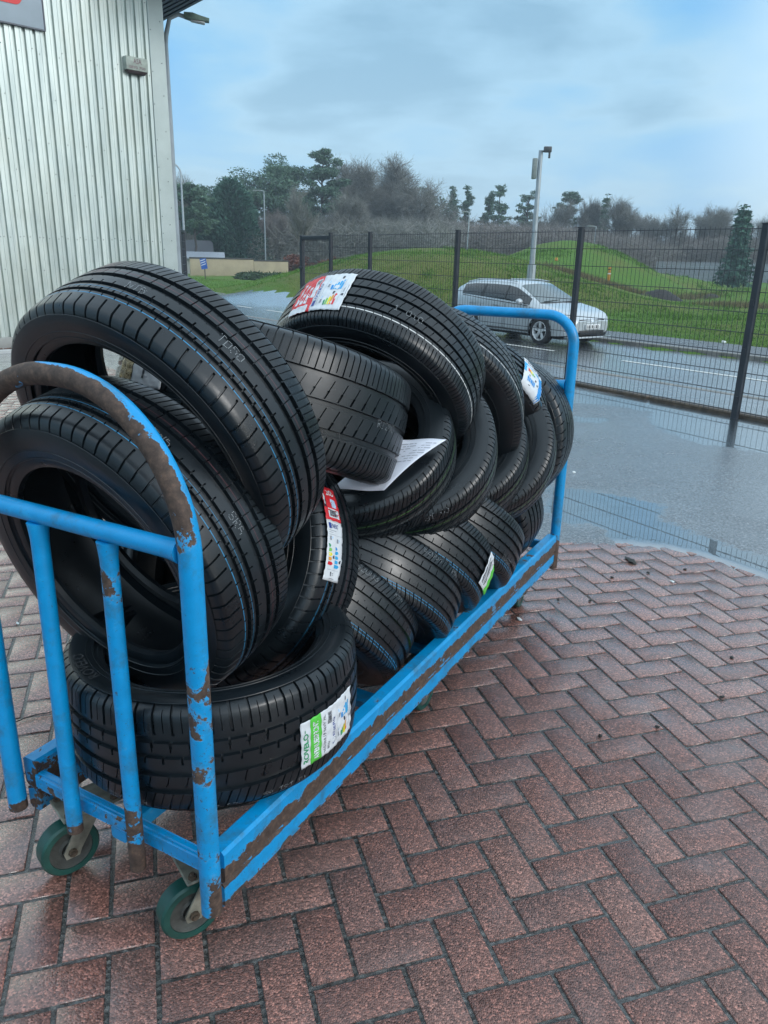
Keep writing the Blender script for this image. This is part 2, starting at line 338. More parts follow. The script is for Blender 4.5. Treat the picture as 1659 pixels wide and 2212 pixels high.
# low sleeper edging under the fence
mb = MB(); e = -1.0
M_EDGE = flat('old_timber_edging', (.085, .062, .042), .55, vary=.5, scale=12, bmp=.4)
while e < 14.5:
    mb.box((FP+.07, e+.01, -.06), (FP+.19, e+1.9, .035+rng.normal(0, .006)), bev=.012, fr=lambda a, b_, c: F2(a, b_, c), seg=1); e += 1.92
tag(mb.build('edging_kerb', [M_EDGE]), kind='structure')
# road markings: broken centre line
M_PAINT = flat('worn_white_road_paint', (.62, .62, .58), .45, vary=.25, scale=9)
def dash(e0, e1, wdt=.10, p=11.20):
    mb = MB(); n = 12; V = []
    for i in range(n+1):
        e = e0+(e1-e0)*i/n
        for s in (-1, 1): V.append(F3(p+s*wdt/2, e, ZR-.10+.064))
    mb.add(V, [(2*i, 2*i+1, 2*i+3, 2*i+2) for i in range(n)]); return mb
cdash = [(5.2, 8.35), (9.9, 13.0), (14.6, 17.3), (18.7, 21.3), (22.3, 24.9), (26.4, 29.0), (30.4, 33.2), (35, 38), (40, 43), (1.0, 3.8)]
mbm = MB()
for a, b_ in cdash:
    d = dash(a, b_); mbm.add(d.V, d.F)
tag(mbm.build('road_marking', [M_PAINT], sharp=None), kind='structure')
# ---------------------------------------------------------------- block paving (herringbone), every block with its bevel
BW = 0.0885; BO = np.array([0.38194021, 1.12995986]); th = R(17.3); BU = np.array([math.cos(th), math.sin(th)]); BV = np.array([-math.sin(th), math.cos(th)])
I, J = np.meshgrid(np.arange(-110, 90), np.arange(-60, 140)); s4 = np.mod(I-J, 4)
hz_ = s4 == 0; vt_ = s4 == 3
bi = np.concatenate([I[hz_], I[vt_]]); bj = np.concatenate([J[hz_], J[vt_]]); isv = np.concatenate([np.zeros(hz_.sum(), bool), np.ones(vt_.sum(), bool)])
lu = np.where(isv, 1, 2)*BW; lv = np.where(isv, 2, 1)*BW
cu = bi*BW + lu/2; cv = bj*BW + lv/2
cxy = BO@BU*0 + np.stack([(BO[0]+cu)*BU[0] + (BO[1]+cv)*BV[0], (BO[0]+cu)*BU[1] + (BO[1]+cv)*BV[1]], 1)
dist = np.hypot(cxy[:, 0], cxy[:, 1])
vis = (inside(cxy[:, 0], cxy[:, 1]) | ((np.hypot(cxy[:, 0], cxy[:, 1]) < 6) & (sdist(cxy[:, 0], cxy[:, 1], POLY) > -.13))) & (dist < 13) & (cxy[:, 1] > -.3) & (np.abs(np.arctan2(cxy[:, 0], np.maximum(cxy[:, 1], .01))) < R(62))
cxy, lu, lv = cxy[vis], lu[vis], lv[vis]; nb = len(cxy)
JG, CH = .0042, .0022                                           # half joint, chamfer
rot = rng.normal(0, .006, nb); dz = np.clip(rng.normal(0, .0007, nb), -.0012, .0012); tx = rng.normal(0, .0018, nb); ty = rng.normal(0, .0018, nb)
V = np.zeros((nb, 12, 3)); k = 0
sg = np.array([(-1, -1), (1, -1), (1, 1), (-1, 1)])
for ring, (ins, zz) in enumerate(((JG, -.016), (JG+.0006, -.0010), (JG+CH, 0.0))):
    for q in range(4):
        a = sg[q, 0]*(lu/2-ins); b_ = sg[q, 1]*(lv/2-ins)
        a2 = a*np.cos(rot)-b_*np.sin(rot); b2 = a*np.sin(rot)+b_*np.cos(rot)
        V[:, ring*4+q, 0] = cxy[:, 0] + a2*BU[0] + b2*BV[0]; V[:, ring*4+q, 1] = cxy[:, 1] + a2*BU[1] + b2*BV[1]
        V[:, ring*4+q, 2] = zz + (dz + tx*a + ty*b_ if ring else 0)
base = (np.arange(nb)*12)[:, None, None]
fq = [(8, 9, 10, 11)]
for r_ in (0, 4): fq += [(r_+q, r_+(q+1) % 4, r_+4+(q+1) % 4, r_+4+q) for q in range(4)]
FQ = (base + np.array(fq)[None]).reshape(-1, 4)
def paver_mat():
    m, nt, b = mat('block_paver')
    g_ = N(nt, 'ShaderNodeNewGeometry'); P = g_.outputs['Position']; rnd = g_.outputs['Random Per Island']
    grain = N(nt, 'ShaderNodeTexVoronoi'); grain.inputs['Scale'].default_value = 270; L(nt, P, grain.inputs['Vector'])
    grain2 = noise(nt, 420, 2, .6, vec=P); big = noise(nt, .8, 5, .6, vec=P); mid = noise(nt, 7, 5, .6, vec=P)
    cA = ramp(nt, rnd, [(0, (.170, .078, .062)), (.35, (.240, .114, .090)), (.7, (.200, .102, .084)), (1, (.268, .136, .108))])
    hsv = N(nt, 'ShaderNodeSeparateColor'); L(nt, grain.outputs['Color'], hsv.inputs[0])
    gcol = ramp(nt, hsv.outputs[0], [(.0, (.38, .37, .37)), (.35, (.80, .77, .75)), (.75, (1.12, 1.08, 1.05)), (.965, (2.2, 2.0, 1.9))])
    mul = N(nt, 'ShaderNodeMix', data_type='RGBA', blend_type='MULTIPLY'); mul.inputs[0].default_value = 1.0; L(nt, cA.outputs[0], mul.inputs[6]); L(nt, gcol.outputs[0], mul.inputs[7])
    c2 = mix(nt, mrange(nt, mid.outputs[0], .42, .75, 0, .45), mul.outputs[2], (.095, .070, .066))
    L(nt, c2, b.inputs['Base Color'])
    # wetness: film on the left, patches elsewhere
    sx = N(nt, 'ShaderNodeSeparateXYZ'); L(nt, P, sx.inputs[0])
    wl = mrange(nt, sx.outputs[0], -.15, -.75, 0, .30, True)
    wr = mrange(nt, math_(nt, 'ADD', sx.outputs[0], sx.outputs[1]), 1.7, 3.6, 0, .30, True)
    wt = math_(nt, 'ADD', math_(nt, 'ADD', math_(nt, 'ADD', math_(nt, 'MULTIPLY', big.outputs[0], .6), math_(nt, 'MULTIPLY', mid.outputs[0], .4)), wl), wr)
    L(nt, mrange(nt, wt, .48, .80, .44, .13, True), b.inputs['Roughness'])
    b.inputs['Specular IOR Level'].default_value = .6
    L(nt, mrange(nt, wt, .46, .80, .10, .75, True), b.inputs['Coat Weight']); b.inputs['Coat Roughness'].default_value = .20; b.inputs['Coat IOR'].default_value = 1.6
    cb = N(nt, 'ShaderNodeBump'); cb.inputs['Strength'].default_value = .25; cb.inputs['Distance'].default_value = .004; L(nt, noise(nt, 120, 3, .6, vec=P).outputs[0], cb.inputs['Height']); L(nt, cb.outputs[0], b.inputs['Coat Normal'])
    h = math_(nt, 'ADD', math_(nt, 'MULTIPLY', grain.outputs['Distance'], -1.0), math_(nt, 'MULTIPLY', grain2.outputs[0], .5))
    bn = bump(nt, b, h, .7, .006)
    L(nt, mrange(nt, wt, .48, .80, .62, .14, True), bn.inputs['Strength'])
    return m
M_PAVER = paver_mat()
M_JOINT = asphalt_mat('mossy_joint', .046, (1.0, 1.05, .95), .50, 1.0, coat=.55)
# joint bed under the blocks, part of the same surface
bed = [(x, y, -.0030) for x, y in POLY]
pav = mesh_obj('block_paving', V.reshape(-1, 3), FQ, [M_PAVER]); tag(pav, kind='structure')
bmx = bmesh.new(); vs = [bmx.verts.new(v) for v in bed]; f_ = bmx.faces.new(vs); bmesh.ops.triangulate(bmx, faces=[f_])
mbb = MB(); mbb.bm(bmx); tag(mbb.build('joint_sand', [M_JOINT], sharp=None), kind='structure')
# ---------------------------------------------------------------- metal-clad building
def B(s, d, z): return np.array([*(WB0 + WD*s + WNV*d), z])
def clad_mat():
    m, nt, b = mat('ribbed_metal_cladding', (.50, .52, .48), .34, .75)
    tco = N(nt, 'ShaderNodeNewGeometry').outputs['Position']
    mp = N(nt, 'ShaderNodeMapping'); mp.inputs['Scale'].default_value = (1, 1, .12); L(nt, tco, mp.inputs[0])
    st = noise(nt, 9, 5, .6, vec=mp.outputs[0]); bl = noise(nt, 1.1, 4, .55, vec=tco)
    c = ramp(nt, st.outputs[0], [(.30, (.42, .48, .465)), (.55, (.55, .61, .58)), (.75, (.64, .69, .65))])
    c2 = mix(nt, mrange(nt, bl.outputs[0], .45, .72, 0, .35), c.outputs[0], (.44, .45, .37))
    L(nt, c2, b.inputs['Base Color']); L(nt, mrange(nt, st.outputs[0], .3, .7, .30, .44), b.inputs['Roughness'])
    return m
M_CLAD = clad_mat(); M_TRIM = flat('flashing_metal', (.42, .47, .45), .42, .55, vary=.10, scale=3)
M_SCREW = flat('screw_head', (.02, .022, .025), .5)
M_SOFF = flat('blue_grey_soffit', (.055, .085, .125), .5, .2, vary=.1)
bld = empty('metal_clad_building', B(2.66, 0, 0)); tag(bld, 'pale metal-clad industrial building with ribbed walls at the left edge', 'building')
def inv(parent_loc, V): return [np.asarray(v) - parent_loc for v in V]
BL = B(2.66, 0, 0)
HW = 6.4
mb = MB()
prof = []; s = -7.0; PER = .1235
while s < 2.52:
    prof += [(s, 0), (s+.046, 0), (s+.049, -.005), (s+.054, -.005), (s+.057, 0), (s+.081, 0), (s+.085, -.042), (s+.1195, -.042)]
    s += PER
prof.append((s, 0))
V = [B(a, d, z)-BL for z in (.16, HW) for a, d in prof]; n = len(prof)
mb.add(V, [(i, i+1, n+i+1, n+i) for i in range(n-1)])
# back and right faces
cor = [B(2.66, -.04, 0), B(2.66, -14, 0), B(-7, -14, 0), B(-7, -.04, 0)]
for i in range(3):
    a, b_ = cor[i], cor[i+1]
    mb.add([a-BL, b_-BL, b_-BL+[0, 0, HW], a-BL+[0, 0, HW]], [(0, 1, 2, 3)], 1)
mb.build('wall', [M_CLAD, M_TRIM], bld, sharp=25)
mb = MB()      # row of fixings, on the ribs
for zr, step, off in ((1.40, 1, 0), (1.415, 2, .045), (2.55, 2, 0), (1.95, 3, .03), (3.55, 2, 0), (3.60, 3, .04), (3.05, 5, .02), (2.2, 4, .05), (1.0, 2, .01), (4.4, 2, 0)):
    k = 0; s = -7.0
    while s < 2.45:
        if k % step == 0 and not (zr > 3.75 and s < 1.02): mb.disc(B(s+.022+off, .002, zr+rng.normal(0, .006))-BL, np.array([*WNV, 0]), .0052, 8, 0, .006)
        s += PER; k += 1
mb.build('fixing_screw', [M_SCREW], bld)['kind'] = 'stuff'
mb = MB(); fr = lambda a, b_, c: B(a, b_, c)-BL
mb.box((2.435, -.02, .16), (2.664, .016, HW), bev=.003, fr=fr, seg=1); mb.box((2.434, -.019, 1.995), (2.6645, .0185, 2.003), fr=fr)
mb.box((2.645, -.30, .16), (2.663, -.021, HW), fr=fr)
for z in (.9, 1.3, 1.52, 1.75, 2.1, 2.4, 2.75, 3.2, 3.6, 4.1):
    mb.disc(B(2.455+rng.normal(0, .004), .02, z)-BL, np.array([*WNV, 0]), .0055, 8, 1, .006); mb.disc(B(2.60+rng.normal(0, .01), .02, z+.12)-BL, np.array([*WNV, 0]), .0055, 8, 1, .006)
mb.build('corner_trim', [M_TRIM, M_SCREW], bld)
mb = MB(); mb.box((-7, -.02, 0), (2.66, .03, .165), bev=.01, fr=fr); mb.build('plinth', [flat('concrete_plinth', (.30, .30, .28), .7, bmp=.3)], bld)
# overhanging eave beyond the corner, with a ribbed underside
ZE = 4.80; o1, o2 = G(440, 0, ZE), G(352, 46, ZE)
OV = float((((o1+o2)/2)[:2]-WB0)@WD) - 2.66
mb = MB()
k = 0; s0 = 2.668
frv = lambda a, b_, c: np.array([*((o2[:2]-DO*8)+DO*b_+NO*a), c])-BL
DO = (o1-o2)[:2]/np.linalg.norm((o1-o2)[:2]); NO = np.array([-DO[1], DO[0]]); NO = NO*np.sign(NO@(-WD))
mb.box((0, 0, ZE+.03), (1.3, 12, ZE+.22), fr=frv)
while k < 14:
    mb.box((k*.09+.004, 0, ZE), (k*.09+.055, 11.9, ZE+.028), fr=frv); k += 1
mb.build('roof_overhang', [M_SOFF], bld)
# sign panel
M_PANEL = flat('grey_sign_panel', (.36, .42, .47), .35, vary=.04); M_RED = flat('red_sign_vinyl', (.62, .03, .03), .4, vary=.06); M_DEDGE = flat('panel_edge', (.10, .11, .13), .5)
sg_ = empty('wall_sign', B(1.02, .03, 3.81)); tag(sg_, 'grey sign panel with red lettering high on the ribbed metal wall', 'sign')
sl = B(1.02, .03, 3.81)
fr2 = lambda a, b_, c: B(a, b_, c)-sl
mb = MB(); mb.box((-2.4, .003, 3.822), (1.008, .035, 5.4), bev=.003, fr=fr2); mb.build('panel', [M_PANEL], sg_)
mb = MB(); mb.box((-2.41, .002, 3.805), (1.02, .045, 3.821), fr=fr2); mb.box((1.0085, .002, 3.822), (1.022, .045, 5.4), fr=fr2); mb.build('frame', [M_DEDGE], sg_)
q = np.array(G(0, 0, 0)); rr_ = ray(46, 14); tt = ((WB0-EYE[:2])@WNV+.0)/(rr_[:2]@WNV); lp = EYE+rr_*tt; sR = float((lp[:2]-WB0)@WD); zB = float(lp[2])
mb = MB(); mb.box((sR-.62, .0355, zB), (sR, .041, zB+.9), bev=.0, fr=fr2)
bm = bmesh.new(); pts = []
for cx, cz, a0 in ((sR-.09, zB+.09, -90), (sR-.09, zB+.7, 0), (sR-.6, zB+.7, 90), (sR-.6, zB+.09, 180)):
    for i in range(7): pts.append((cx+.09*math.cos(R(a0+i*15)), cz+.09*math.sin(R(a0+i*15))))
mb = MB(); n = len(pts); mb.add([fr2(a, .036, c) for a, c in pts]+[fr2(a, .042, c) for a, c in pts], [tuple(range(n, 2*n))]+[(i, (i+1) % n, n+(i+1) % n, n+i) for i in range(n)])
mb.build('letter', [M_RED], sg_)
# alarm box
M_ALB = flat('mossy_alarm_casing', (.34, .38, .33), .6, vary=.28, scale=14); M_ALD = flat('dark_alarm_lens', (.045, .030, .032), .4)
M_MAROON = flat('faded_maroon_print', (.17, .085, .11), .6, vary=.3, scale=30)
al = empty('alarm_box', B(2.0, 0, 3.5)); tag(al, 'weathered green-white alarm box with faded maroon lettering on the metal wall', 'alarm box'); ao = B(2.0, 0, 3.5)
fr3 = lambda a, b_, c: B(a, b_, c)-ao
mb = MB(); mb.box((2.03, .002, 3.555), (2.345, .095, 3.715), bev=.008, fr=fr3); mb.build('casing', [M_ALB], al)
bm = bmesh.new(); bmesh.ops.create_cube(bm, size=1)
for v in bm.verts:
    lo = v.co.z < 0; v.co = Vector((2.1875+v.co.x*(.23 if lo else .305), .05+v.co.y*(.06 if lo else .09), 3.554 if not lo else 3.515))
bmesh.ops.bevel(bm, geom=list(bm.edges), offset=.006, segments=2, affect='EDGES', profile=.5)
mb = MB(); mb.bm(bm, 0, fr3); mb.build('lens', [M_ALD], al)
# ---------------------------------------------------------------- text as mesh
_tc = {}
def text_mesh(txt, size=1.0, bold=0.0):
    k = (txt, bold)
    if k not in _tc:
        cu = bpy.data.curves.new('t', 'FONT'); cu.body = txt; cu.size = 1.0; cu.resolution_u = 3; cu.offset = bold; cu.fill_mode = 'FRONT'
        ob = bpy.data.objects.new('t', cu); col.objects.link(ob); me = bpy.data.meshes.new_from_object(ob)
        V = np.array([v.co[:2] for v in me.vertices]) if len(me.vertices) else np.zeros((0, 2)); F = [tuple(p.vertices) for p in me.polygons]
        bpy.data.objects.remove(ob); bpy.data.curves.remove(cu); bpy.data.meshes.remove(me); _tc[k] = (V, F)
    V, F = _tc[k]; return V*size, F
def text_fit(txt, x0, y0, w, h, bold=0.0):       # glyphs scaled into a box
    V, F = text_mesh(txt, 1, bold); lo = V.min(0); hi = V.max(0)
    return (V-lo)/(hi-lo)*np.array([w, h])+np.array([x0, y0]), F
mb = MB()
for t, x0, y0, w_, h_ in (('ASA', 2.135, 3.635, .115, .060), ('0870 750', 2.07, 3.572, .23, .034)):
    V2, F_ = text_fit(t, x0, y0, w_, h_, .01); mb = MB(); mb.add([fr3(a, .0965, c) for a, c in V2], F_); mb.build('lettering', [M_MAROON], al)
# ---------------------------------------------------------------- mesh fence
M_FEN = flat('dark_grey_powder_coat', (.028, .034, .043), .42, .1, vary=.15, scale=20)
FH = 1.555
def wire_panel(mb, e0, e1, zlo=.06, zhi=FH, p=FP, step=.0493, rad=.0025, hstep=.1655, fr=F2):
    n = max(2, int(round((e1-e0)/step)))
    for i in range(n+1):
        e = e0 + (e1-e0)*i/n; pr = p + rng.normal(0, .0006)
        V = [fr(pr+dx*rad, e+dy*rad, z) for z in (zlo-.02, zhi+.018) for dx, dy in ((1, 0), (0, 1), (-1, 0), (0, -1))]
        mb.add(V, [(0, 1, 5, 4), (1, 2, 6, 5), (2, 3, 7, 6), (3, 0, 4, 7), (4, 5, 6, 7)])
    z = zhi
    while z > zlo-.01:
        for dp in (-.0058, .0058):
            mb.tube([fr(p+dp, e0, z), fr(p+dp, e1, z)], rad*1.15, 4, cap=False)
        z -= hstep
def fpost(mb, e, h=FH+.03, wd=.055, dp=.045, p=FP, base=-.05, fr=F2):
    mb.box((p-dp/2, e-wd/2, base), (p+dp/2, e+wd/2, h), bev=.005, fr=fr, seg=1)
    mb.box((p-dp/2-.003, e-wd/2-.003, h), (p+dp/2+.003, e+wd/2+.003, h+.012), bev=.003, fr=fr, seg=1)
    for z in (.15, .55, .95, 1.35):
        mb.box((p-dp/2-.008, e-.018, z), (p-dp/2-.001, e+.018, z+.05), fr=fr)
fen = empty('mesh_fence', F2(FP, FE0)); tag(fen, 'dark grey welded-wire fence of thin posts and close vertical wires along the yard edge', 'fence')
fo = F2(FP, FE0); frf = lambda a, b_, c: F2(a, b_, c)-fo
es = [FE0 + k*1.97 for k in (-3, -2, -1, 0, 1, 2, 3)] + [FE0+7.03]
for e in es:
    mb = MB(); fpost(mb, e, fr=frf); mb.build('post', [M_FEN], fen)
for a, b_ in zip(es[:-1], es[1:]):
    mb = MB(); wire_panel(mb, a+.03, b_-.03, p=FP+.018, fr=frf); mb.build('wire_panel', [M_FEN], fen, sharp=None)
# gate leaf with a heavy frame, at the far end of the fence
gt = empty('gate', F2(FP, FE0+8.0)); tag(gt, 'framed wire-mesh gate leaf at the far end of the fence, with thick top bar', 'gate'); go = F2(FP, FE0+8.0); frg = lambda a, b_, c: F2(a, b_, c)-go
mb = MB(); e0, e1 = FE0+7.05+.02, FE0+8.0
mb.box((FP-.03, e1-.075, -.05), (FP+.03, e1, FH+.01), bev=.006, fr=frg, seg=1); mb.box((FP-.025, e0, FH-.06), (FP+.025, e1-.076, FH), bev=.006, fr=frg, seg=1); mb.box((FP-.025, e0, .08), (FP+.025, e1-.076, .13), bev=.006, fr=frg, seg=1)
mb.build('gate_frame', [M_FEN], gt)
mb = MB(); wire_panel(mb, e0+.01, e1-.08, .14, FH-.07, fr=frg, step=.0493); mb.build('wire_panel', [M_FEN], gt, sharp=None)
mb = MB(); mb.box((FP-.05, e1-.14, 1.05), (FP-.031, e1-.02, 1.09), bev=.004, fr=frg); mb.box((FP-.07, e1-.13, 1.055), (FP-.051, e1-.03, 1.075), bev=.004, fr=frg); mb.build('latch', [M_FEN], gt)
# gate standing open behind the building corner, seen edge-on
pb = AT(387, 600, 17.0); pb2 = AT(403, 600, 19.6)
g2 = empty('gate', (pb[0], pb[1], 0)); tag(g2, 'dark gate standing open edge-on beside the metal building corner', 'gate')
dd = (pb2-pb)[:2]; dl = np.hypot(*dd); dd /= dl; pn = np.array([dd[1], -dd[0]])
fr4 = lambda a, b_, c: np.array([*(dd*a+pn*b_), c])
mb = MB(); mb.box((-.07, -.085, -.1), (.07, .085, 1.86), bev=.01, fr=fr4); mb.build('gate_post', [M_FEN], g2)
mb = MB(); mb.box((.12, -.03, .1), (.18, .03, 1.75), bev=.006, fr=fr4); mb.box((dl-.06, -.03, .1), (dl, .03, 1.75), bev=.006, fr=fr4); mb.box((.181, -.025, 1.68), (dl-.061, .025, 1.74), bev=.006, fr=fr4); mb.box((.181, -.025, .12), (dl-.061, .025, .18), bev=.006, fr=fr4); mb.build('gate_frame', [M_FEN], g2)
mb = MB(); wire_panel(mb, .2, dl-.07, .2, 1.66, p=0, fr=lambda p, e, z: fr4(e, p, z)); mb.build('wire_panel', [M_FEN], g2, sharp=None)
# ---------------------------------------------------------------- lamp posts, camera pole
M_GALV = flat('galvanised_steel', (.36, .40, .43), .5, .35, vary=.12, scale=5); M_LAMP = flat('lamp_head_grey', (.20, .23, .22), .5, vary=.2, scale=12); M_LENS = flat('lamp_lens', (.45, .48, .48), .2)
def lamp_post(xt, yt, dist, arm_px, label, zb=ZR, r=.055, swan=False, group='street lamps'):
    top = AT(xt, yt, dist); b0 = np.array([top[0], top[1], ht(top[0], top[1]) if zb is None else zb])
    e = empty('street_lamp', b0); tag(e, label, 'street lamp', group)
    H = top[2]-b0[2]; d = RT[:2]/np.hypot(*RT[:2]); al_ = arm_px*dist/1747.
    mb = MB()
    if swan:
        pts = [(0, 0, 0), (0, 0, H*.3), (0, 0, H-abs(al_)*.9)] + [(al_*(1-math.cos(t)), 0, H-abs(al_)*.9+abs(al_)*.9*math.sin(t)) for t in np.linspace(.2, PI*.62, 9)]
        P_ = [np.array([d[0]*a, d[1]*a, c]) for a, _, c in pts]; mb.tube(P_, [r*1.5, r*1.2]+[r*.8]*(len(P_)-2), 10); tip = P_[-1]; dirn = P_[-1]-P_[-2]
    else:
        mb.tube([(0, 0, -.2), (0, 0, .9)], r*1.5, 10); mb.tube([(0, 0, .9), (0, 0, H)], [r, r*.7], 10)
        tip = np.array([d[0]*al_*.3, d[1]*al_*.3, H]); mb.tube([(0, 0, H-.03), tip], r*.6, 8); dirn = np.array([d[0]*al_, d[1]*al_, 0])
    mb.build('column', [M_GALV], e)
    dirn = dirn/np.linalg.norm(dirn); L_ = max(.35, abs(al_)*.75)
    mb = MB(); sid = np.cross(dirn, [0, 0, 1.]); sid /= np.linalg.norm(sid); upv = np.cross(sid, dirn)
    mb.box((0, -.10, -.04), (L_, .10, .05), bev=.03, fr=lambda a, b_, c: tip+dirn*a+sid*b_+upv*c)
    mb.build('lamp_head', [M_LAMP], e); return e
lamp_post(570, 412, 66, -22, 'grey street lamp standing in front of the beige boundary wall')
lamp_post(1014, 458, 58, -16, 'grey street lamp beyond the left-hand grass mound')
lamp_post(1288, 489, 75, -18, 'distant street lamp showing just above the taller grass mound')
lamp_post(1601, 524, 80, -15, 'thin pale street lamp near the grey palisade fence at the right')
lamp_post(389, 352, 40, -22, 'swan-necked street lamp rising beside the corner of the metal building', swan=True, r=.05)
# lamp on a column right behind the building corner
pt = AT(355, 60, 13.6); e = empty('street_lamp', (pt[0], pt[1], 0)); tag(e, 'mossy lamp head on a bent arm sticking out above the metal building corner', 'street lamp', 'street lamps')
a0, a1, a2 = AT(366, 40, 13.6)-[pt[0], pt[1], 0], AT(384, 31, 13.6)-[pt[0], pt[1], 0], AT(399, 36, 13.6)-[pt[0], pt[1], 0]
mb = MB(); zt = a0[2]-.35; mb.tube([(0, 0, 0), (0, 0, zt*.5), (0, 0, zt), (a0*.2+np.array([0, 0, zt*.8+.05])), a0, a1, a2], [.05, .045, .04, .035, .03, .03, .03], 10); mb.build('column', [M_GALV], e)
h0, h1 = AT(397, 33, 13.6)-[pt[0], pt[1], 0], AT(452, 45, 13.6)-[pt[0], pt[1], 0]; dv_ = h1-h0; Ln = np.linalg.norm(dv_); dv_ /= Ln; sd_ = np.cross(dv_, [0, 0, 1.]); sd_ /= np.linalg.norm(sd_); uv_ = np.cross(sd_, dv_)
mb = MB(); frh = lambda a, b_, c: h0+dv_*a+sd_*b_+uv_*c
bm = bmesh.new(); bmesh.ops.create_cube(bm, size=1); bmesh.ops.subdivide_edges(bm, edges=list(bm.edges), cuts=2, use_grid_fill=True)
for v in bm.verts:
    t = v.co.x+.5; sh = .55+.45*math.sin(PI*min(1, t*1.1+.15)); v.co = Vector((t*Ln, v.co.y*.17*sh, v.co.z*.085*sh))
mb.bm(bm, 0, frh); mb.build('lamp_head', [flat('mossy_lamp_casing', (.10, .16, .13), .6, vary=.35, scale=14)], e)
mb = MB(); mb.box((.10, -.055, -.062), (Ln-.06, .055, -.035), bev=.012, fr=frh); mb.build('lens', [M_LENS], e)
# tall tapering pole with cabinet and camera
base = AT(1147, 600, 26.0); tp = AT(1172, 325, 26.0); zb = float(ht(base[0], base[1]))
e = empty('camera_pole', (base[0], base[1], zb)); tag(e, 'tall grey steel pole with camera and cabinet on top behind the silver car', 'pole')
H = tp[2]-zb; mb = MB(); mb.tube([(0, 0, -.3), (0, 0, 1.3)], .135, 8); mb.tube([(0, 0, 1.3), (0, 0, H)], [.088, .065], 8); mb.build('column', [M_GALV], e)
mb = MB(); mb.box((-.225, -.08, H-.80), (-.085, .08, H-.22), bev=.02); mb.build('cabinet', [M_LAMP], e); mb = MB(); mb.tube([(-.22, 0, H-1.32), (.08, 0, H-1.32)], .018, 6); mb.build('bracket', [M_LAMP], e)
mb = MB(); mb.tube([(0, 0, H-.06), (.14, -.05, H+.02)], .025, 6); mb.box((.07, -.16, H-.06), (.30, -.02, H+.10), bev=.02); mb.box((.22, -.11, H-.22), (.28, -.05, H-.05), bev=.01); mb.build('camera_unit', [flat('dark_camera_casing', (.05, .055, .06), .4)], e)
# ---------------------------------------------------------------- flaking blue paint over rust
def paint_mat(name='flaking_blue_paint', blue=(.0, .295, .64)):
    m, nt, b = mat(name)
    P = N(nt, 'ShaderNodeTexCoord').outputs['Object']
    at = N(nt, 'ShaderNodeAttribute'); at.attribute_name = 'wear'
    n1 = noise(nt, 22, 8, .62, vec=P, dist=.5); n2 = noise(nt, 70, 6, .7, vec=P); n3 = noise(nt, 240, 4, .7, vec=P)
    h = math_(nt, 'ADD', math_(nt, 'MULTIPLY', n1.outputs[0], .72), math_(nt, 'MULTIPLY', n2.outputs[0], .28))
    n0 = noise(nt, 6, 3, .5, vec=P); k = math_(nt, 'ADD', math_(nt, 'ADD', h, at.outputs['Fac']), math_(nt, 'MULTIPLY', math_(nt, 'ADD', n0.outputs[0], -.5), .35))
    msk = mrange(nt, k, .735, .75, 0, 1)
    rim = mrange(nt, k, .70, .735, 0, 1)
    rust = ramp(nt, n2.outputs[0], [(.28, (.030, .019, .014)), (.5, (.070, .045, .034)), (.62, (.115, .072, .050)), (.8, (.20, .12, .075))])
    dirt = noise(nt, 13, 6, .7, vec=P); spk = mrange(nt, n3.outputs[0], .66, .74, 0, .8)
    bl = ramp(nt, n1.outputs[0], [(.3, tuple(c*.86 for c in blue)), (.6, blue), (.8, (.02, .38, .73))])
    c1 = mix(nt, mrange(nt, dirt.outputs[0], .50, .72, 0, .72), bl.outputs[0], (.050, .085, .080))
    c1 = mix(nt, spk, c1, (.045, .050, .048))
    n4 = noise(nt, 120, 5, .75, vec=P); chips = mrange(nt, math_(nt, 'ADD', n4.outputs[0], math_(nt, 'MULTIPLY', at.outputs['Fac'], .5)), .70, .73, 0, .9); c1 = mix(nt, chips, c1, (.075, .050, .038))
    c1 = mix(nt, math_(nt, 'MULTIPLY', rim, .45), c1, (.10, .36, .62))
    L(nt, mix(nt, msk, c1, rust.outputs[0]), b.inputs['Base Color'])
    L(nt, mrange(nt, msk, 0, 1, .36, .72), b.inputs['Roughness'])
    hh = math_(nt, 'ADD', math_(nt, 'MULTIPLY', msk, -1.0), math_(nt, 'MULTIPLY', n3.outputs[0], .35)); bump(nt, b, hh, .5, .0012)
    return m
M_BLUE = paint_mat()
M_RUB = None
def ln(a, b_, n): return [np.asarray(a)*(1-t)+np.asarray(b_)*t for t in np.linspace(0, 1, n)]
tl = empty('platform_trolley', (0, 0, 0)); tag(tl, 'long rusty blue steel trolley with tubular end frames, loaded with black tyres', 'trolley')
LEN = 1.955; TW = .533
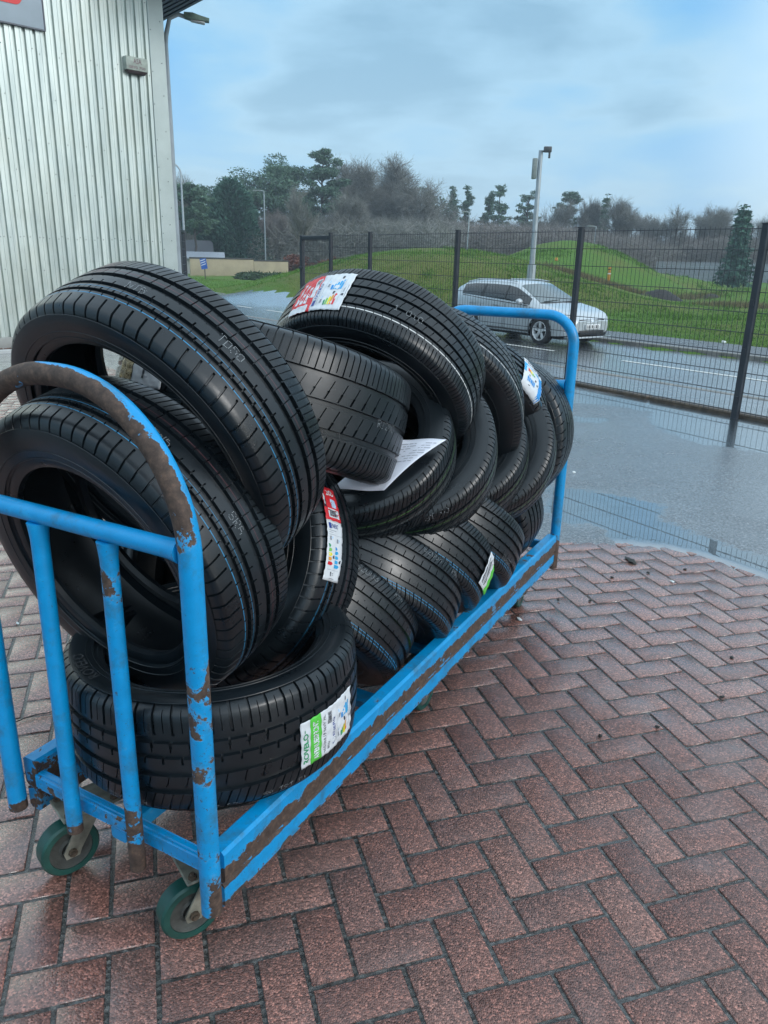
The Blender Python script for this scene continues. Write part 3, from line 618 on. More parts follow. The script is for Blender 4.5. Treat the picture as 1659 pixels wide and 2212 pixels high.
def rail(b0, b1, outer, name='side_rail'):
    mb = MB()
    def seg(z0, z1, bb0, bb1, f):
        n = 60; bev = .006; V = []; A = []
        sec = [(bb0+bev, z0), (bb1-bev, z0), (bb1, z0+bev), (bb1, z1-bev), (bb1-bev, z1), (bb0+bev, z1), (bb0, z1-bev), (bb0, z0+bev)]
        # finer rows on the outer face so that the wear can vary with height
        i0 = 7 if outer < 0 else 3
        z_lo, z_hi, bf = (z0+bev, z1-bev, bb0 if outer < 0 else bb1)
        col_ = [(bf, z) for z in np.linspace(z_lo, z_hi, 8)]
        if outer < 0: sec = [(bb0+bev, z0), (bb1-bev, z0), (bb1, z0+bev), (bb1, z1-bev), (bb1-bev, z1), (bb0+.022, z1), (bb0+bev, z1)] + col_[::-1]
        else: sec = [(bb0+bev, z0), (bb1-bev, z0)] + col_ + [(bb1-bev, z1), (bb1-.022, z1), (bb0+bev, z1), (bb0, z1-bev), (bb0, z0+bev)]
        k = len(sec)
        for a in np.linspace(.006, LEN, n+1):
            for (b_, z) in sec:
                V.append(T(a, b_, z)); face = abs(b_-bf) < 1e-6
                A.append(f(a, z, face))
        mb.add(V, [(i*k+j, (i+1)*k+j, (i+1)*k+(j+1) % k, i*k+(j+1) % k) for i in range(n) for j in range(k)] + [tuple(range(k)), tuple(reversed(range(n*k, n*k+k)))], 0, A)
    # upper tube: blue lip at the top, worn to rust below; lower tube: blue with rusty edges
    def fu(a, z, face):
        t = (z-.192)/(.261-.192)
        if face: return .42 if t < .20 else (.36 if t < .50 else (.24 if t < .62 else (.07 if t < .80 else .0)))
        return .12 if z > .255 else .25
    def fl(a, z, face):
        t = (z-.136)/(.190-.136)
        if face: return .42 if t > .84 else (.04+.2*max(0, .40-a) if t > .24 else .26)
        return .2
    seg(.192, .261, b0, b1, fu); seg(.136, .1905, b0+(.003 if outer < 0 else 0), b1-(0 if outer < 0 else .003), fl)
    return mb.build(name, [M_BLUE], tl, sharp=30, attr='wear')
rail(-.006, .034, -1); rail(TW-.034, TW+.006, 1)
# end frames: hoop, cross bar, uprights
def hoop(a, rad, zt, zb0, zb1, wearf, name='end_frame_hoop'):
    b0, b1 = .005, TW+.005; r = .0187
    pts = ln((a, b0, zb0), (a, b0, zt-rad), 40) + [np.array((a, b0+rad*(1-math.cos(t)), zt-rad+rad*math.sin(t))) for t in np.linspace(0, PI/2, 26)[1:]]
    pts += ln((a, b0+rad, zt), (a, b1-rad, zt), 12)[1:] + [np.array((a, b1-rad*(1-math.cos(t)), zt-rad+rad*math.sin(t))) for t in np.linspace(PI/2, 0, 26)[1:]] + ln((a, b1, zt-rad), (a, b1, zb1), 40)[1:]
    P_ = [T(*p) for p in pts]; mb = MB(); n = 18
    mb.tube(P_, r, n); 
    A = []
    for i, p in enumerate(pts):
        for j in range(n):
            v = np.array(mb.V[i*n+j])-P_[i]; dvec = v/np.linalg.norm(v); A.append(wearf(p, dvec))
    mb.A = A
    return mb.build(name, [M_BLUE], tl, sharp=60, attr='wear')
def wear_near(p, d):
    a, b_, z = p; toU = d@U; up = d@ZV; w_ = .03
    if b_ < .30 and z > .80:                                   # the bend rubbed bare on its outer side
        s = (z-.80)/.28
        w_ = .44*max(0, min(1, (-toU*.9 - up*.55 + .78))) * min(1, s*3) - .05
        if z > 1.0: w_ += .10*(-up+.3)
    elif b_ >= .30 and z > .80: w_ = .36
    elif b_ >= .30: w_ = .06 + (.25 if z < .17 else 0)
    elif z < .27: w_ = .06 + .22*max(0, (.27-z)/.10)*max(0, .4+d@(-WV))
    elif z < .66: w_ = .205
    else: w_ = .10
    return w_
NZT, NR = 1.085, .255
hoop(-.02, NR, NZT, .150, .150, wear_near)
hoop(LEN+.012, .105, NZT, .12, .12, lambda p, d: .02 + (.25*max(0, (.32-p[2])/.1) if p[2] < .32 else 0))
def bar(p0, p1, r, w0=.02, name='upright_bar', fw=None, n=40):
    mb = MB(); pts = ln(p0, p1, n); P_ = [T(*p) for p in pts]; A = [[(fw(p) if fw else w0)] for p in pts]
    mb.tube(P_, [r*(1+.22*math.exp(-(min(i, n-1-i)/1.1)**2)) if 'upright' in name and i > n//2 or 'cross' in name else r for i in range(n)], 16, a=[x[0] for x in A]); mb.A = [x for a in A for x in a*16]
    return mb.build(name, [M_BLUE], tl, sharp=60, attr='wear')
bar((-.02, .022, .839), (-.02, TW-.012, .839), .0165, .03, 'cross_bar')
bar((LEN+.012, .022, .839), (LEN+.012, TW-.012, .839), .0165, .02, 'cross_bar')
fw1 = lambda p: .13 + (.16 if p[2] < .30 else 0) + (.25 if p[2] < .215 else 0)
fw2 = lambda p: .07 + (.25 if p[2] < .20 else 0)
bar((-.022, .185, .162), (-.021, .1835, .824), .0150, 0, fw=fw1); bar((-.022, .357, .172), (-.021, .354, .824), .0155, 0, fw=fw2)
bar((LEN+.012, .185, .15), (LEN+.012, .184, .824), .0150, .02); bar((LEN+.012, .357, .15), (LEN+.012, .354, .824), .0150, .02)
# end angle irons, cross members, centre runner
def member(lo, hi, name, wv=.05, bev=.004):
    mb = MB(); n = 14; lo = np.array(lo); hi = np.array(hi)
    ax = int(np.argmax(hi-lo)); st = np.linspace(lo[ax], hi[ax], n+1)
    o_ = [i for i in range(3) if i != ax]; sec = []
    l0, l1 = lo[o_[0]], hi[o_[0]]; m0, m1 = lo[o_[1]], hi[o_[1]]
    sec = [(l0+bev, m0), (l1-bev, m0), (l1, m0+bev), (l1, m1-bev), (l1-bev, m1), (l0+bev, m1), (l0, m1-bev), (l0, m0+bev)]; V = []
    for s_ in st:
        for q in sec:
            p = [0, 0, 0]; p[ax] = s_; p[o_[0]] = q[0]; p[o_[1]] = q[1]; V.append(T(*p))
    k = 8; F = [(i*k+j, (i+1)*k+j, (i+1)*k+(j+1) % k, i*k+(j+1) % k) for i in range(n) for j in range(k)] + [tuple(range(k)), tuple(reversed(range(n*k, n*k+k)))]
    if ax == 1: F = [tuple(reversed(f)) for f in F]
    mb.add(V, F, 0, wv); return mb.build(name, [M_BLUE], tl, sharp=30, attr='wear')
for aa in (0.0, LEN-.03):
    member((aa, .035, .200), (aa+.005, TW-.035, .233), 'end_angle_iron', .17); member((aa+.0052, .035, .2275), (aa+.022, TW-.035, .2325), 'end_angle_iron', .12)
for aa in (.32, .66, .985, 1.32, 1.66): member((aa, .047, .160), (aa+.05, TW-.047, .186), 'cross_member', .10)
for a0, a1 in ((.007, .319), (.371, .659), (.711, .984), (1.036, 1.319), (1.371, 1.659), (1.711, LEN-.04)): member((a0, TW/2-.02, .166), (a1, TW/2+.02, .200), 'centre_runner', .06)
# castors
M_WHEEL = flat('dark_green_wheel_tyre', (.010, .062, .050), .38, vary=.25, scale=25); M_HUB = flat('dirty_grey_hub', (.050, .052, .046), .7, vary=.5, scale=40, bmp=.3); M_FORK = flat('stained_zinc', (.26, .25, .20), .5, .35, vary=.45, scale=26); M_BOLT = flat('rusty_bolt', (.09, .065, .045), .6, .3, vary=.4, scale=60)
def castor(a, b_, yaw, sw=.0, front=True):
    c = math.cos(yaw); s = math.sin(yaw); hx, hy = a, b_
    fr = lambda x, y, z: T(hx + x*c - y*s, hy + x*s + y*c, z)    # x along rolling direction, y along the axle
    ax = fr(0, 1, 0)-fr(0, 0, 0); Rw = .0615; cen = fr(0, 0, Rw)
    mb = MB(); mb.lathe([(-.019, Rw-.016), (-.0195, Rw-.004), (-.015, Rw), (.015, Rw), (.0195, Rw-.004), (.019, Rw-.016), (-.019, Rw-.016)], cen, ax, 48)
    wl_ = mb.build('wheel', [M_WHEEL], tl)
    mb = MB(); mb.lathe([(-.010, 0), (-.010, .016), (-.0165, .019), (-.0125, .024), (-.0125, Rw-.024), (-.0172, Rw-.0165), (.0172, Rw-.0165), (.0125, Rw-.024), (.0125, .024), (.0165, .019), (.010, .016), (.010, 0)], cen, ax, 40); mb.build('hub', [M_HUB], wl_)
    mb = MB()
    for sy in (-1, 1):
        y0, y1 = (sy*.0245-.0018, sy*.0245+.0018)
        o_ = [(-.014, .047), (.014, .047), (.020, .062), (.034+sw, .138), (-.010+sw, .138), (-.018, .062)]
        V = [fr(x, y, z) for y in (y0, y1) for x, z in o_]; n = len(o_)
        mb.add(V, [tuple(range(n)), tuple(reversed(range(n, 2*n)))] + [(i, n+i, n+(i+1) % n, (i+1) % n) for i in range(n)])
    mb.box((-.03+sw, -.0265, .138), (.045+sw, .0265, .1425), fr=fr, bev=.001, seg=1); mb.lathe([(0, .024), (.008, .026), (.010, .0)], fr(.01+sw, 0, .1426), ZV, 24)
    mb.build('fork', [M_FORK], tl)
    mb = MB(); mb.box((-.05+sw, -.045, .1505), (.075+sw, .045, .1565), fr=fr, bev=.002, seg=1); mb.build('mounting_plate', [M_FORK], tl)
    mb = MB(); mb.tube([fr(0, -.036, Rw), fr(0, -.0325, Rw), fr(0, -.0324, Rw), fr(0, -.0265, Rw), fr(0, -.0264, Rw), fr(0, .0264, Rw), fr(0, .0265, Rw), fr(0, .0325, Rw), fr(0, .0326, Rw), fr(0, .036, Rw)], [.0055, .0055, .0095, .0095, .0055, .0055, .0095, .0095, .0055, .0055], 8); mb.build('axle_bolt', [M_BOLT], tl)
    for x in (-.036, .060):
        for y in (-.034, .034):
            mb = MB(); mb.tube([fr(x+sw, y, .1567), fr(x+sw, y, .1635), fr(x+sw, y, .1636), fr(x+sw, y, .1685)], [.0085, .0085, .0045, .0045], 6); mb.build('bolt', [M_BOLT], tl)
castor(.030, .112, R(-27), .035); castor(.020, .447, R(-20), .035)
castor(.975, .085, 0, .0); castor(.975, TW-.085, 0, .0); castor(1.80, .085, R(6), .04); castor(1.81, TW-.085, R(-8), .04)
# ---------------------------------------------------------------- tyres
def rubber_mat():
    m, nt, b = mat('tyre_rubber', (.017, .0185, .021), .5)
    P = N(nt, 'ShaderNodeTexCoord').outputs['Object']
    n = noise(nt, 9, 6, .65, vec=P); f = noise(nt, 260, 3, .6, vec=P)
    c = ramp(nt, n.outputs[0], [(.3, (.0042, .0068, .0092)), (.6, (.0072, .0112, .0145)), (.80, (.020, .028, .034))])
    L(nt, c.outputs[0], b.inputs['Base Color']); L(nt, mrange(nt, n.outputs[0], .3, .75, .24, .44), b.inputs['Roughness'])
    bump(nt, b, f.outputs[0], .12, .001); b.inputs['Specular IOR Level'].default_value = .55
    return m
M_RUB = rubber_mat()
def line_mat(name, c): return flat(name, c, .55, vary=.3, scale=60)
M_LN = [line_mat('blue_tread_line', (.02, .20, .38)), line_mat('green_tread_line', (.16, .42, .10)), line_mat('white_tread_line', (.62, .62, .60)), line_mat('red_tread_line', (.16, .05, .06)), line_mat('pale_tread_line', (.16, .19, .19))]
LINE = dict(b=1, g=2, w=3, r=4, p=5)
def tyre_mesh(name, Rr, w, Rb, grooves, sipes, lines, pitches=66, skew=((-1, 0), (1, 0)), seed=0):
    pitches = int(pitches*1.25); sipes = [(q[0], q[1], q[2], q[3]*1.3, q[4]*1.3) for q in sipes]; grooves = [(q[0], q[1]*1.12) for q in grooves]
    h = w/2; S = Rr-Rb
    def crown(x): return Rr - .0065*(abs(x)/(.8*h))**2.2
    # base profile, from inner left bead over the outside to inner right bead, then the liner back
    left = [(-.66*h, Rb+.004), (-.76*h, Rb-.001), (-.86*h, Rb+.001), (-.905*h, Rb+.010), (-.90*h, Rb+.020), (-.945*h, Rb+.026), (-.955*h, Rb+.20*S), (-.968*h, Rb+.205*S), (-.975*h, Rb+.235*S), (-.966*h, Rb+.24*S), (-.985*h, Rb+.35*S), (-.996*h, Rb+.355*S), (-.998*h, Rb+.375*S), (-.989*h, Rb+.38*S), (-.993*h, Rb+.44*S), (-1.0*h, Rb+.54*S), (-.995*h, Rb+.64*S), (-.975*h, Rb+.74*S), (-.968*h, Rb+.745*S), (-.962*h, Rr-.034), (-.955*h, Rr-.029), (-.93*h, Rr-.0215), (-.90*h, Rr-.0155), (-.87*h, Rr-.0115), (-.84*h, Rr-.0088)]
    xs_ = set(np.round(np.linspace(-.81*h, .81*h, 15), 5))
    gl = []
    for c, wd in grooves:
        cx = c*h; gl.append((cx, wd))
        xs_ = {x for x in xs_ if abs(x-cx) > wd/2+.0015}
        for dx in (-wd/2, -wd/2+.0014, wd/2-.0014, wd/2): xs_.add(round(cx+dx, 5))
    for sx in sipes:
        for e in sx[0:2]:
            x = round(e*h, 5)
            if abs(x) < .82*h: xs_.add(x); xs_.add(round(x+(.0012 if e == sx[0] else -.0012), 5))
    lx = []
    for c, key, lw in lines:
        xs_.add(round(c*h-lw/2, 5)); xs_.add(round(c*h+lw/2, 5)); lx.append((c*h, lw, LINE[key]))
    xs_ = sorted(xs_); xx = [xs_[0]]
    for x in xs_[1:]:
        if x-xx[-1] > .00035: xx.append(x)
    mid = [(x, crown(x)) for x in xx]
    right = [(-x, r) for x, r in left[::-1]]
    outer = left + mid + right
    liner = [(.70*h, Rb+.20*S), (.86*h, Rb+.50*S), (.80*h, Rr-.030), (.55*h, Rr-.018), (0, Rr-.0155), (-.55*h, Rr-.018), (-.80*h, Rr-.030), (-.86*h, Rb+.50*S), (-.70*h, Rb+.20*S)]
    prof = np.array(outer+liner); m = len(prof); no = len(outer)
    t = np.roll(prof, -1, 0)-np.roll(prof, 1, 0); nrm = np.stack([-t[:, 1], t[:, 0]], 1); nrm /= np.linalg.norm(nrm, axis=1)[:, None]   # outward for the outer run (x rising)
    # columns in one pitch
    ph = {0.0}; W_ = 2*PI*Rr/pitches
    for sx in sipes:
        dl = sx[3]/2/W_; ep = .0009/W_
        for d_ in (-dl-ep, -dl, dl, dl+ep): ph.add(round((sx[2]+d_) % 1, 5))
    ph = sorted(ph); p2 = [ph[0]]
    for x in ph[1:]:
        if x-p2[-1] > .004: p2.append(x)
    ph = np.array(p2); ang = (np.arange(pitches)[:, None]+ph[None]).ravel()*2*PI/pitches; phs = np.tile(ph, pitches); K = len(ang)
    xf = prof[:, 0]/h
    sk_ = np.interp(xf, [s_[0] for s_ in skew], [s_[1] for s_ in skew])*2*PI/pitches; sk_[no:] = 0
    dep = np.zeros((K, m))
    for cx, wd in gl: dep[:, (np.abs(prof[:, 0]-cx) < wd/2-.0010)] = .0072
    isout = np.arange(m) < no; isout &= prof[:, 1] > Rr-.036
    for sx in sipes:
        x0, x1, p, wd, d_ = sx[:5]
        rows = isout & (xf > x0-1e-4) & (xf < x1+1e-4) & (np.abs(prof[:, 0]-x0*h) > .0006) & (np.abs(prof[:, 0]-x1*h) > .0006)
        dd_ = np.abs((phs-p+.5) % 1-.5); cols = dd_ < wd/2/W_+.0005
        fade = np.clip((prof[:, 1]-(Rr-.036))/.014, .25, 1)
        sub = np.ix_(cols, rows); dep[sub] = np.maximum(dep[sub], (d_*fade[rows])[None, :])
    A = ang[:, None]+sk_[None]; x = prof[None, :, 0]-nrm[None, :, 0]*dep; r = prof[None, :, 1]-nrm[None, :, 1]*dep
    V = np.stack([x, r*np.cos(A), r*np.sin(A)], -1).reshape(-1, 3)
    ii = np.arange(K)[:, None]*m; i2 = ((np.arange(K)+1) % K)[:, None]*m; j = np.arange(m)[None]; j2 = (np.arange(m)+1) % m
    FQ = np.stack([ii+j, i2+j, i2+j2[None], ii+j2[None]], -1).reshape(-1, 4)
    mi = np.zeros((K, m), np.int32)
    for cx, lw, key in lx:
        cen = (prof[:, 0]+prof[j2, 0])/2; rows = (np.abs(cen-cx) < lw/2) & (np.arange(m) < no); mi[:, rows] = key
    mi = np.where((dep > .0015) & (mi > 0), 0, mi).ravel()
    me = bpy.data.meshes.new(name); n = len(FQ)
    me.vertices.add(len(V)); me.vertices.foreach_set('co', V.astype(np.float32).ravel()); me.loops.add(n*4); me.loops.foreach_set('vertex_index', FQ.astype(np.int32).ravel())
    me.polygons.add(n); me.polygons.foreach_set('loop_start', np.arange(0, n*4, 4, dtype=np.int32)); me.update(calc_edges=True)
    for q in [M_RUB]+M_LN: me.materials.append(q)
    me.polygons.foreach_set('material_index', mi); me.polygons.foreach_set('use_smooth', np.ones(n, bool)); me.set_sharp_from_angle(angle=R(32))
    me['R'] = Rr; me['w'] = w; me['Rb'] = Rb
    return me
PAT = {
 'touring': dict(grooves=[(-.40, .0085), (-.185, .0085), (.13, .0105), (.43, .0095)], sipes=[(-.97, -.56, .20, .0022, .004), (-.52, -.42, .62, .0014, .004), (-.375, -.30, .12, .002, .004), (-.36, -.21, .62, .0008, .003), (-.16, -.06, .40, .0014, .004), (.05, .115, .85, .0012, .004), (.15, .40, .30, .0008, .003), (.36, .41, .80, .002, .004), (.46, .97, .15, .0016, .004), (.50, .86, .65, .0008, .003)], lines=[(-.505, 'b', .0016), (-.285, 'b', .0008), (.27, 'r', .0008)], pitches=58, skew=((-1, .42), (-.56, .12), (-.42, .0), (0, 0), (.43, .1), (1, .7))),
 'sport': dict(grooves=[(-.47, .0105), (-.16, .0125), (.15, .0125), (.47, .0105)], sipes=[(-.97, -.56, .15, .0017, .004), (-.95, -.60, .65, .0008, .003), (-.45, -.26, .35, .0008, .003), (-.13, -.03, .1, .0009, .0035), (.05, .14, .6, .0009, .0035), (.20, .40, .85, .0008, .003), (.53, .97, .45, .0017, .004), (.56, .92, .95, .0008, .003)], lines=[(-.60, 'b', .0016), (-.67, 'b', .0016), (.09, 'g', .0012)], pitches=56, skew=((-1, .9), (-.5, .1), (0, 0), (.5, .2), (1, 1.1))),
 'wide': dict(grooves=[(-.44, .0125), (-.17, .0115), (.15, .0125), (.47, .0125)], sipes=[(-.97, -.52, .12, .0034, .005), (-.90, -.56, .62, .0008, .003), (-.42, -.30, .30, .0030, .005), (-.30, -.21, .30, .0008, .004), (-.14, -.02, .72, .0026, .005), (.20, .36, .48, .0010, .004), (.36, .43, .48, .003, .005), (.53, .97, .05, .0018, .0045), (.53, .90, .55, .0009, .003)], lines=[], pitches=44, skew=((-1, .1), (-.5, 0), (.2, .05), (.5, .3), (1, .9))),
 'rain': dict(grooves=[(-.42, .0085), (-.05, .0075), (.32, .0085)], sipes=[(-.97, -.30, .15, .0014, .004), (-.90, -.5, .65, .0008, .003), (-.39, -.10, .40, .0010, .0035), (-.02, .28, .90, .0010, .0035), (.10, .30, .55, .0008, .003), (.36, .97, .25, .0015, .004), (.36, .80, .75, .0010, .003)], lines=[(-.22, 'g', .0011), (.14, 'p', .0014), (.18, 'p', .0008)], pitches=50, skew=((-1, -.9), (-.4, 0), (0, .7), (.4, 1.7), (1, 2.6))),
 'eco': dict(grooves=[(-.43, .0065), (-.17, .0075), (.14, .0075), (.43, .0065)], sipes=[(-.97, -.60, .10, .0011, .0035), (-.97, -.60, .60, .0008, .003), (-.56, -.45, .85, .0011, .004), (-.39, -.22, .35, .0009, .0035), (-.12, .10, .70, .0009, .0035), (.19, .38, .05, .0009, .0035), (.47, .97, .45, .0013, .004), (.47, .97, .95, .0009, .003)], lines=[(-.535, 'w', .0022)], pitches=64, skew=((-1, .5), (-.6, .35), (-.43, 0), (0, .7), (.43, 1.5), (1, 2.4))),
 'arrow': dict(grooves=[(-.42, .0115), (0, .0105), (.42, .0115)], sipes=[(-.97, -.50, .15, .0030, .005), (-.92, -.50, .65, .0010, .003), (-.39, -.25, .42, .0032, .005), (-.24, -.06, .42, .0010, .0035), (.06, .20, .92, .0032, .005), (.20, .38, .92, .0008, .003), (.47, .97, .25, .0018, .0045), (.5, .86, .75, .0009, .003)], lines=[], pitches=54, skew=((-1, -.4), (-.5, 0), (0, .8), (.42, 1.5), (1, 1.8))),
 'trailer': dict(grooves=[(-.40, .0060), (-.13, .0060), (.14, .0060), (.41, .0060)], sipes=[(-.97, -.62, .2, .0026, .005), (-.36, -.20, .5, .0008, .003), (.20, .36, .0, .0008, .003), (.62, .97, .7, .0026, .005)], lines=[], pitches=46, skew=((-1, .5), (-.62, 0), (0, .3), (.62, .4), (1, .9))),
}
def tyre(key, c, az, el, Rr, w, Rb, pat, label, group, spin=0.0, flip=False):
    n = math.cos(R(el))*(math.cos(R(az))*U + math.sin(R(az))*WV) + math.sin(R(el))*ZV
    a = np.cross(n, ZV); a /= np.linalg.norm(a); b = np.cross(n, a)
    me = tyre_mesh('tyre', Rr, w, Rb, **PAT[pat])
    o = bpy.data.objects.new('tyre', me); col.objects.link(o)
    cs, sn = math.cos(spin), math.sin(spin); a2 = a*cs+b*sn; b2 = -a*sn+b*cs
    ct = T(*c)
    o.matrix_world = Matrix(((n[0], a2[0], b2[0], ct[0]), (n[1], a2[1], b2[1], ct[1]), (n[2], a2[2], b2[2], ct[2]), (0, 0, 0, 1)))
    tag(o, label, 'tyre', group)
    o['_'] = key; del o['_']
    TY[key] = (o, n, a2, b2, ct, Rr, w, Rb); return o
TY = {}
GRP = 'new tyres loaded on the trolley'
for row in [
 ('T1', (.272, .324, .933), -2.4, 24.3, .324, .196, .240, 'touring', 'topmost large tyre leaning over the near end of the trolley, blue line round its tread'),
 ('T2', (.173, .342, .728), -2.0, 16.1, .322, .203, .212, 'touring', 'large tyre leaning behind the near end-frame bars, open side facing out'),
 ('T3', (.300, .262, .386), -50.0, -88.8, .311, .240, .222, 'wide', 'low-profile wide tyre lying flat at the near end with a green and white sticker'),
 ('T4', (.529, .416, .556), .2, -28.6, .329, .215, .215, 'touring', 'tyre tilted on the flat one, red and white sticker down its tread'),
 ('T5', (0.659, 0.386, 0.923), -4.3, 68.4, 0.348, 0.268, 0.228, 'arrow', 'wide tyre lying nearly level in the middle, directly above the paper sheet'),
 ('T6', (1.03, .290, .962), 4.0, 39.0, .298, .207, .196, 'eco', 'high middle tyre with dashed white line and red-and-white sticker on its crown'),
 ('T7', (1.29, .318, .813), 22.0, 27.2, .358, .182, .240, 'eco', 'plain tyre in the top row directly behind the one with the white line'),
 ('T8', (1.611, .326, .716), 20.0, 24.5, .348, .180, .232, 'sport', 'top-row tyre carrying a blue and white sticker near the far end frame'),
 ('T9', (1.872, .245, .655), 1.7, -2.2, .286, .18, .18, 'trailer', 'narrow tyre standing upright against the far end frame'),
 ('T10', (0.886, 0.253, 0.784), 13.6, -49.0, 0.258, 0.177, 0.169, 'rain', 'middle-row tyre under the loose white paper sheet'),
 ('T11', (1.035, 0.202, 0.755), 18.4, -45.3, 0.266, 0.179, 0.174, 'rain', 'middle-row tyre right of the paper sheet, with a white code on its tread'),
 ('T12', (1.400, 0.217, 0.674), 14.0, -45.2, 0.252, 0.172, 0.165, 'rain', 'third tyre of the middle row, between the stamped one and the last one'),
 ('T13', (1.557, 0.194, 0.658), 12.0, -35.2, 0.270, 0.178, 0.177, 'rain', 'last middle-row tyre, smooth liner showing beside the upright narrow tyre'),
 ('T14', (0.750, 0.342, 0.367), -5.8, 40.9, 0.318, 0.188, 0.210, 'sport', 'nearest bottom-row tyre with green and double blue lines, beside the flat low-profile tyre'),
 ('T15', (0.932, 0.294, 0.390), -0.4, 46.3, 0.318, 0.180, 0.210, 'sport', 'second bottom-row tyre with green and blue lines and the clearest white code'),
 ('T16', (1.100, 0.267, 0.442), -5.0, 46.1, 0.318, 0.178, 0.210, 'sport', 'bottom-row tyre with a green and white sticker curling over its right edge'),
 ('T17', (1.267, 0.234, 0.457), -7.1, 50.0, 0.316, 0.178, 0.210, 'sport', 'fourth bottom-row tyre, next after the one with the green sticker'),
 ('T18', (1.754, 0.266, 0.402), -9.8, 21.3, 0.262, 0.170, 0.172, 'trailer', 'small last tyre of the bottom row, under the upright narrow tyre by the far end')]:
    tyre(row[0], row[1], row[2], row[3], row[4], row[5], row[6], row[7], row[8], GRP, spin=hash(row[0][1:]) % 7 * .0 + int(row[0][1:])*.37)
# ---------------------------------------------------------------- stickers and printing on the treads
def hit(key, x, y):                     # pixel -> (axial, angle) on the tread cylinder
    o, n, a, b, c, Rr, w, Rb = TY[key]; d = ray(x, y); s = EYE-c
    dp = d-n*(d@n); so = s-n*(s@n); A_ = dp@dp; B_ = dp@so; C_ = so@so-Rr*Rr; q = B_*B_-A_*C_
    t = (-B_-math.sqrt(max(q, 0)))/A_; p = s+d*t; return p@n, math.atan2(p@b, p@a)
class Lab:
    """Sheet glued round a tread: u is the reading direction, v is up on the print."""
    def __init__(s, key, cpx, upx, Lu, Lv, lift=.0022, ku=1.0, kv=1.0):
        s.ku, s.kv = ku, kv
        s.key = key; s.o, s.n, s.a, s.b, s.c, s.R, s.w, s.Rb = TY[key]
        x0, t0 = hit(key, *cpx); x1, t1 = hit(key, *upx); s.x0, s.t0 = x0, t0
        dx, ds = x1-x0, ((t1-t0+PI) % (2*PI)-PI)*s.R
        if abs(dx) >= abs(ds): s.m = 'x'; s.sg = 1 if dx > 0 else -1
        else: s.m = 't'; s.sg = 1 if ds > 0 else -1
        s.Lu, s.Lv, s.lift = Lu, Lv, lift; s.parts = {}
    def P(s, u, v, h=0.0):
        u *= s.ku; v *= s.kv
        if s.m == 'x': x = s.x0+s.sg*u; t = s.t0-s.sg*v/s.R          # v = outward x u
        else: t = s.t0+s.sg*u/s.R; x = s.x0+s.sg*v
        h_ = .8*s.w/2; r = s.R-.0062*(abs(x)/h_)**2.2-(max(0, abs(x)-h_)*1.2)+s.lift+h+.0011*math.sin(u*230+v*90)*math.sin(v*170)+.0006*math.sin(v*410+u*60)
        return (x, r*math.cos(t), r*math.sin(t))
    def rect(s, mb, u0, v0, u1, v1, h=0.0, m=0, th=0.0, res=.006):
        nu = max(1, int(abs(u1-u0)/res)); nv = max(1, int(abs(v1-v0)/res))
        V = [s.P(u0+(u1-u0)*i/nu, v0+(v1-v0)*j/nv, h) for j in range(nv+1) for i in range(nu+1)]; k = nu+1
        F = [(j*k+i, j*k+i+1, (j+1)*k+i+1, (j+1)*k+i) for j in range(nv) for i in range(nu)]; mb.add(V, F, m)
    def poly(s, mb, pts, h, m): mb.add([s.P(u, v, h) for u, v in pts], [tuple(range(len(pts)))], m)
    def text(s, mb, txt, u0, v0, w, h_, h=.0012, m=0, bold=0.0):
        V, F = text_fit(txt, u0, v0, w, h_, bold); mb.add([s.P(u, v, h) for u, v in V], F, m)
    def arrow(s, mb, u0, v0, u1, v1, h, m): # tag-shaped arrow pointing +v
        d = (v1-v0)*.72; s.poly(mb, [(u0, v0), (u1, v0), (u1, v0+d), ((u0+u1)/2, v1), (u0, v0+d)], h, m)
MP = {k: flat('print_'+k, c, .45, vary=.05) for k, c in dict(white=(.66, .68, .70), green=(.10, .55, .06), red=(.66, .02, .03), dkgreen=(.03, .28, .12), lgreen=(.20, .52, .10), yellow=(.80, .68, .02), orange=(.80, .33, .04), blue=(.02, .25, .62), navy=(.02, .05, .26), sky=(.02, .36, .70), grey=(.25, .27, .30), ink=(.03, .035, .05), pale=(.45, .62, .80)).items()}
PK = list(MP); PM = [MP[k] for k in PK]; PI_ = {k: i for i, k in enumerate(PK)}
